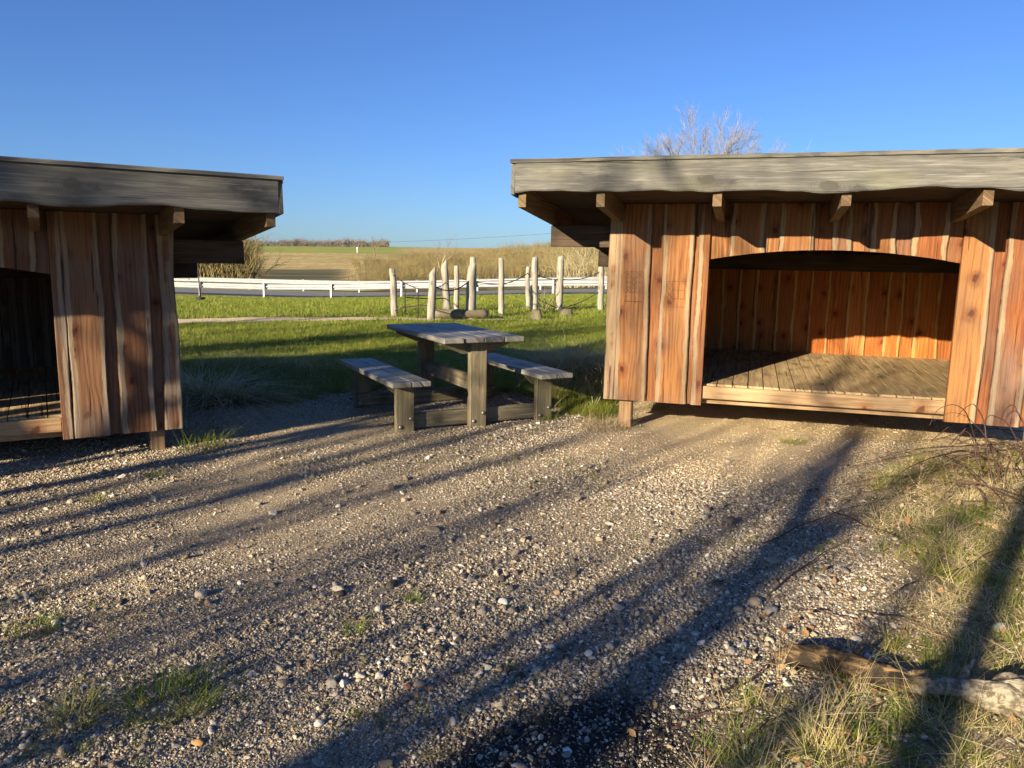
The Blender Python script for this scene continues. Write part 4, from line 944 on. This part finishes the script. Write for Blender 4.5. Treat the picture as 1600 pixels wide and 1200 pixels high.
# rough tussocky edge between gravel and lawn, both sides of the table
N = 3800; x = np.concatenate([rng.uniform(-5, -1.2, N // 2), rng.uniform(.2, 2.6, N // 2)]); y = rng.uniform(7.2, 11.4, N)
zz = zones(x, y); out_h = ~(inL(x, y, cL, FL) | inL(x, y, cR, FR))
cover('rough_grass', 'rough withered grass along the edge of the lawn', 'grass', x, y, straw_vars, .7, 1.5, np.clip(zz[1] * .8, 0, 1) * out_h, .4)
N = 9000; y = rng.uniform(6.8, 9.8, N); x = rng.uniform(-.62, .2, N) * y; zz = zones(x, y); out_h = ~(inL(x, y, cL, FL) | inL(x, y, cR, FR))
cover('ragged_grass_edge', 'ragged green grass creeping into the gravel along the lawn', 'grass', x, y, green_vars, .5, 1.5, np.clip(4 * zz[0] * (1 - zz[0]) + .15 * zz[0], 0, 1) * .6 * out_h, .3)
# thin weeds in the gravel
N = 2600; y = rng.uniform(1.8, 8.4, N); x = rng.uniform(-.75, .5, N) * y; zz = zones(x, y)
cover('gravel_weeds', 'sparse thin grass sprouting through the gravel', 'weeds', x, y, green_vars, .15, .42, np.clip(sst(.12, .34, fbm(x * .9, y * .9, 66)) * .75 + .6 * zz[1] * (x < 0), 0, 1) * (1 - zz[0]) * (1 - zz[2]) * (y < 7.5), .3)
N = 500; y = rng.uniform(1.8, 3.8, N); x = rng.uniform(-.8, .2, N) * y; zz = zones(x, y)
cover('gravel_straw', 'withered grass wisps lying on the gravel at lower left', 'grass', x, y, straw_vars, .25, .6, zz[1] * .8, .6)

# single tufts one can point at
TUFTS = [(268, 1100, .10, 330, .135, 'g', 'largest dark green grass tuft in the lower left gravel'), (118, 1125, .10, 120, .07, 'g', 'bright green tuft with straw left of the largest tuft'),
         (52, 985, .07, 120, .09, 'g', 'low green tuft at the left edge of the gravel'), (550, 988, .07, 70, .045, 'g', 'small green tuft in the lower middle gravel'),
         (646, 940, .06, 60, .045, 'g', 'small dark tuft just above the lower middle tuft'), (150, 783, .06, 70, .06, 'g', 'little olive tuft below the left shelter opening'),
         (242, 747, .07, 70, .05, 'g', 'little tuft in front of the left shelter post'), (318, 700, .24, 160, .18, 'g', 'tall thin grass beside the left shelter post'),
         (1240, 693, .10, 110, .10, 'g', 'single green tuft on the sand before the right shelter'), (1395, 757, .15, 160, .13, 'g', 'green tuft at the sandy edge of the right bank'),
         (858, 655, .17, 120, .10, 'g', 'grass growing around the right bench leg'), (1030, 640, .20, 60, .10, 'g', 'grass clump behind the right shelter corner post'),
         (945, 668, .17, 260, .22, 's', 'brown withered tuft left of the right shelter post'), (1180, 1180, .09, 60, .10, 'g', 'green tuft at the bottom edge left of straw clump'),
         (1310, 1180, .085, 110, .12, 's', 'pale straw clump at the bottom edge below the log'), (1440, 1175, .09, 80, .11, 'g', 'dark green tuft at the bottom right below the log')]
for i, (px_, py_, h_, n_, sp, ty, lab) in enumerate(TUFTS):
    p = gpt_h(px_, py_); o = blades('grass_tuft', n_, h_, sp, .9 if ty == 'g' else 1.3, .0042, M['grass'] if ty == 'g' else M['straw'], 400 + i, 4)
    o.location = p; tag(o, lab, 'grass tuft', 'grass tufts in the yard')
# two withered mounds beside the left shelter
for i, (px_, py_, h_, sp, lab) in enumerate(((318, 618, .34, .30, 'pale withered grass mound right beside the left shelter wall'), (362, 628, .22, .20, 'lower withered grass mound farther from the left shelter'))):
    p = gpt_h(px_, py_); o = blades('withered_mound', 360, h_ * 1.4, sp, 1.6, .014, M['straw'], 450 + i, 5, .9); o.location = p; tag(o, lab, 'dry grass')
p = gpt_h(905, 590); p.y += .8; p.z = float(hgt(p.x, p.y)); o = blades('withered_mound', 700, .55, .5, 1.5, .008, M['straw'], 455, 5, .9); o.location = p; tag(o, 'dark matted dry grass bank behind right bench', 'dry grass')

# ------------------------------------------------------------------ stones one can pick out
rs = random.Random(77); shapes = [stone_mesh('stone', 500 + i, ICO3, ICOF3).data for i in range(10)]
for o in [o for o in col.objects if o.name.startswith('stone') and o.parent is None]: bpy.data.objects.remove(o)
spots = [(283, 240 * .3 + 900, 26), (1003, 830, 0)]
done = 0
while done < 230:
    px_, py_ = rs.uniform(-10, 1330), 700 + 500 * rs.random() ** .8
    p = gpt_h(px_, py_)
    zz = zones(np.array([p.x]), np.array([p.y]))
    if zz[0][0] > .3 or zz[1][0] > .75 or (zz[2][0] > .4 and rs.random() < .8): continue
    sz = rs.uniform(7, 14) * (1 + (rs.random() < .12) * .7) * p.y / 1200 * .62 * (1.0 if py_ > 850 else .9)
    o = bpy.data.objects.new('stone', rs.choice(shapes)); col.objects.link(o); o.parent = ground
    o.location = (p.x, p.y, p.z + sz * .22); o.scale = (sz * rs.uniform(.85, 1.2), sz * rs.uniform(.8, 1.1), sz * rs.uniform(.7, 1.1)); o.rotation_euler = (rs.gauss(0, .25), rs.gauss(0, .25), rs.uniform(0, 6.28)); done += 1
def special(px_, py_, wpx, c1, c2, seed, lab, hs=.8, zoff=.25):
    p = gpt_h(px_, py_); m = plain('stone_coat', c1, c2, 40, .75); o = stone_mesh('stone_block', seed, ICO3, ICOF3, m, .3); sz = wpx * p.y * 1.1 / 1200 / 2; o.scale = (sz, sz, sz * hs); o.location = (p.x, p.y, p.z + sz * zoff); tag(o, lab, 'stone', 'larger stones in the yard'); return o
special(1564, 986, 26, (.62, .57, .46), (.5, .45, .36), 601, 'pale rounded stone in the straw at the right edge', 1.1)
special(310, 1162, 20, (.50, .27, .10), (.36, .18, .07), 602, 'orange stone at the bottom of the lower left gravel')
special(276, 1167, 16, (.42, .34, .24), (.33, .27, .2), 603, 'tan stone just left of the orange stone')
special(650, 1088, 20, (.50, .30, .15), (.40, .2, .1), 604, 'orange-tan stone leaning in the small rubble heap')
special(655, 1072, 22, (.45, .33, .22), (.36, .24, .15), 605, 'flat brownish stone on top of the small rubble heap')
special(672, 1078, 17, (.33, .17, .09), (.22, .12, .07), 606, 'reddish stone right of the small rubble heap')
special(637, 1074, 14, (.36, .14, .09), (.25, .1, .06), 607, 'small brick-red stone left of the rubble heap')
special(762, 1046, 18, (.58, .53, .38), (.46, .42, .3), 608, 'cream oval stone above the dark foreground gravel')
special(604, 1196, 30, (.16, .13, .10), (.10, .085, .07), 609, 'dark angular stone cut off by the bottom edge', 1.3)
special(887, 1176, 20, (.66, .66, .64), (.5, .5, .5), 610, 'white flint at the bottom edge near the middle', .7)
special(807, 1197, 16, (.68, .68, .66), (.55, .55, .55), 611, 'white pebble touching the bottom edge', .8)
special(88, 975, 18, (.45, .42, .38), (.35, .33, .3), 612, 'round grey stone beside the tuft at left edge')
special(1142, 818, 22, (.11, .09, .07), (.07, .06, .05), 613, 'dark stone alone on the sunlit sand', .9)
special(1230, 1071, 18, (.66, .58, .42), (.52, .45, .32), 614, 'cream stone below the left end of the log', .9)

# ------------------------------------------------------------------ fallen branch, lower right
s = NT('old_log_bark'); p_ = s.obj(); n1 = s.noise(s.scale(p_, (.12, 1, 1)), 60, 5, .75); n2 = s.noise(p_, 9, 4); gx = s.n('ShaderNodeSeparateXYZ'); s.put(gx.inputs[0], p_)
c_ = s.mix(s.step(n1, .40, .56), (.30, .19, .085), (.07, .048, .028)); c_ = s.mix(s.step(n2, .52, .6), c_, (.04, .03, .022))
pl = s.mix(s.step(s.noise(p_, 40, 4, .7), .4, .6), (.36, .31, .22), (.13, .105, .07))
c_ = s.mix(s.step(s.math('ADD', gx.outputs[0], s.math('MULTIPLY', s.math('SUBTRACT', s.noise(p_, 14, 3), .5), .5)), .42, .56), c_, pl)
hol = s.step(s.voro(s.scale(p_, (.6, 1, 1)), 9), .30, .18); c_ = s.mix(s.math('MULTIPLY', hol, .9), c_, (.015, .012, .01))
M['log'] = s.fin(c_, .85, s.math('SUBTRACT', n1, s.math('MULTIPLY', hol, .8)), .8, .015, .2)
la, lb = gpt_h(1212, 1036), gpt_h(1625, 1120); lroot = empty('fallen_branch', la, math.atan2(lb.y - la.y, lb.x - la.x)); Ll = (lb - la).to_2d().length
tag(lroot, 'gnarled dead log with flaking pale bark lying in the grass', 'log')
pts = []; rad = []
for k in range(41):
    f = k / 40; x = Ll * f; zz_ = float(hgt(*(la + (lb - la) * f).to_2d())) - la.z
    r_ = np.interp(f, [0, .06, .2, .45, .6, .7, .78, .88, 1], [.020, .040, .046, .043, .034, .030, .046, .062, .062]); pts.append(Vector((x, .035 * math.sin(f * 7) - .02, zz_ + r_ * .75 + .012 + .03 * math.exp(-((f - .68) / .12) ** 2)))); rad.append(r_)
mb = MB(); gnarl(mb, pts, rad, 20, .1, 7, 3)
for i in range(len(mb.v)):
    p = Vector(mb.v[i]); k = min(i // 20, 40); d = p - pts[k]; mb.v[i] = tuple(pts[k] + d * (1 + .5 * mnoise.noise(Vector((p.x * 6, p.y * 42, p.z * 42))) + .12 * mnoise.noise(Vector((p.x * 40, p.y * 90, p.z * 90)))))
mb.build('trunk', M['log'], lroot, True)
for fx, dy, dz_ in ((.3, .07, .05), (.52, -.06, .06), (.72, .08, .07)):
    mb = MB(); mb.tube([(Ll * fx, 0, .05), (Ll * fx + .02, dy * .6, .05 + dz_ * .6), (Ll * fx + .045, dy, .05 + dz_)], [.016, .011, .005], 7); mb.build('branch_stub', M['log'], lroot, True)
mb = MB(); mb.tube([(.03, 0, .03), (.0, -.03, .01), (-.015, -.06, -.012), (-.01, -.09, -.02)], [.016, .014, .013, .009], 8); mb.build('branch_stub', M['log'], lroot, True)
mb = MB(); gnarl(mb, [Vector((Ll * .80, -.02, .05)), Vector((Ll * .87, -.06, .07)), Vector((Ll * .95, -.07, .055))], [.045, .05, .03], 16, .25, 16, 9); mb.build('burl', M['log'], lroot, True)

# ------------------------------------------------------------------ brambles and twigs
def canes(name, label, cat, specs, mat, sub=None):
    root = empty(name, specs[0][0]); o = root.location.copy()
    for pts, r_ in specs_tubes(specs):
        mb = MB(); mb.tube([p - o for p in pts], [r_ * (1 - .7 * k / (len(pts) - 1)) for k in range(len(pts))], 6); mb.build('cane', mat, root, True)
    tag(root, label, cat)
def specs_tubes(specs):
    for (a, b, hh, r_, sd) in specs:
        rnd = random.Random(sd); n = 14; pts = []
        for k in range(n + 1):
            f = k / n; p = a.lerp(b, f); p = p + Vector((.03 * mnoise.noise(Vector((sd, f * 3, 0))), .05 * mnoise.noise(Vector((sd, f * 3, 7))), hh * 4 * f * (1 - f) + .02 * mnoise.noise(Vector((sd * 3, f * 5, 1))))); p.z = max(p.z, float(hgt(p.x, p.y)) + .004); pts.append(p)
        yield pts, r_
rnd = random.Random(9)
def G(px_, py_, dz=0): p = gpt_h(px_, py_); return p + Vector((0, 0, dz))
sp = []
for i in range(46):
    a = G(rnd.uniform(1540, 1700), rnd.uniform(690, 800)); b = G(rnd.uniform(1300, 1580), rnd.uniform(660, 790)); sp.append((a, b, rnd.uniform(.02, .16), rnd.uniform(.0035, .0065), i + 3))
canes('bramble_bush', 'tangled brown bramble canes in front of the right shelter corner', 'bramble', sp, M['cane'])
sp = []
for i in range(14):
    a = G(rnd.uniform(1530, 1640), rnd.uniform(730, 780)); b = a + Vector((rnd.uniform(-.7, .5), rnd.uniform(-.2, .25), rnd.uniform(.0, .45))); sp.append((a, b, rnd.uniform(.12, .3), rnd.uniform(.004, .0065), i + 40))
sp.append((G(1480, 700), G(1640, 700) + Vector((0, 0, .45)), .22, .006, 61))
sp.append((G(1455, 690), G(1640, 690) + Vector((0, 0, .5)), .18, .005, 62))
canes('bramble_bush', 'arching bramble canes against the right edge of the shelter', 'bramble', sp, M['cane'])
sp = []
for i in range(10):
    a = G(rnd.uniform(1210, 1420), rnd.uniform(660, 720)); b = a + Vector((rnd.uniform(-.5, .5), rnd.uniform(-.35, .25), 0)); b.z = float(hgt(b.x, b.y)) + .01; sp.append((a, b, rnd.uniform(.02, .08), rnd.uniform(.002, .0035), i + 80))
canes('fallen_twigs', 'thin dry twigs strewn on the sand below the opening', 'twigs', sp, M['drycane'])
sp = []
for i, (ax, ay, bx, by) in enumerate(((1090, 1100, 1330, 1010), (1100, 1195, 1330, 1085), (1235, 950, 1420, 1010), (1340, 955, 1530, 1020), (1190, 850, 1380, 780), (1200, 930, 1330, 840), (1050, 1140, 1240, 1110), (1380, 940, 1600, 850), (1300, 800, 1510, 900), (1450, 1110, 1600, 1180), (1330, 1120, 1480, 1080))):
    sp.append((G(ax, ay), G(bx, by), .03, .0042, i + 120))
canes('bramble_runners', 'reddish bramble runners creeping over the lower right gravel', 'bramble', sp, M['cane'])
n = 260; y = 1.9 + 6 * rng.random(n) ** 1.3; x = rng.uniform(-.7, .6, n) * y; a_ = rng.random(n) * 6.28; P_ = np.stack([x, y, hgt(x, y) + .008], 1)
sticks('twig_litter', P_, np.stack([np.cos(a_), np.sin(a_), rng.normal(.03, .05, n)], 1), rng.uniform(.03, .14, n), np.full(n, .0024), M['drycane'], 'short dry twigs scattered over the gravel', 'twigs', 1)
# dead leaves
n = 420; y = rng.uniform(1.9, 6, n); x = grass_right_edge(y) + rng.uniform(-.4, 2.2, n)
lv = []
for i in range(3):
    V_ = [(0, -.5, 0), (.22, -.2, .08), (.26, .1, .1), (.1, .4, .04), (0, .55, .1), (-.12, .38, .06), (-.28, .08, .12), (-.2, -.22, .1), (0, 0, 0)]; V_ = [(a * (1 + .2 * i), b, c * (1 - .4 * i)) for a, b, c in V_]
    lv.append(proto(npmesh('leaf_shape', V_, [(8, k, (k + 1) % 8) for k in range(8)], M['leaf'])))
sL = rng.uniform(.02, .05, n)
tag(scatter('leaf_litter', np.stack([x, y, hgt(x, y) + rng.uniform(.005, .04, n)], 1), np.stack([rng.normal(0, .5, n), rng.normal(0, .5, n), rng.random(n) * 6.28], 1), np.stack([sL, sL, sL], 1), rng.integers(0, 3, n), lv), 'brown dead leaves scattered in the right-hand grass', 'leaves', kind='stuff')
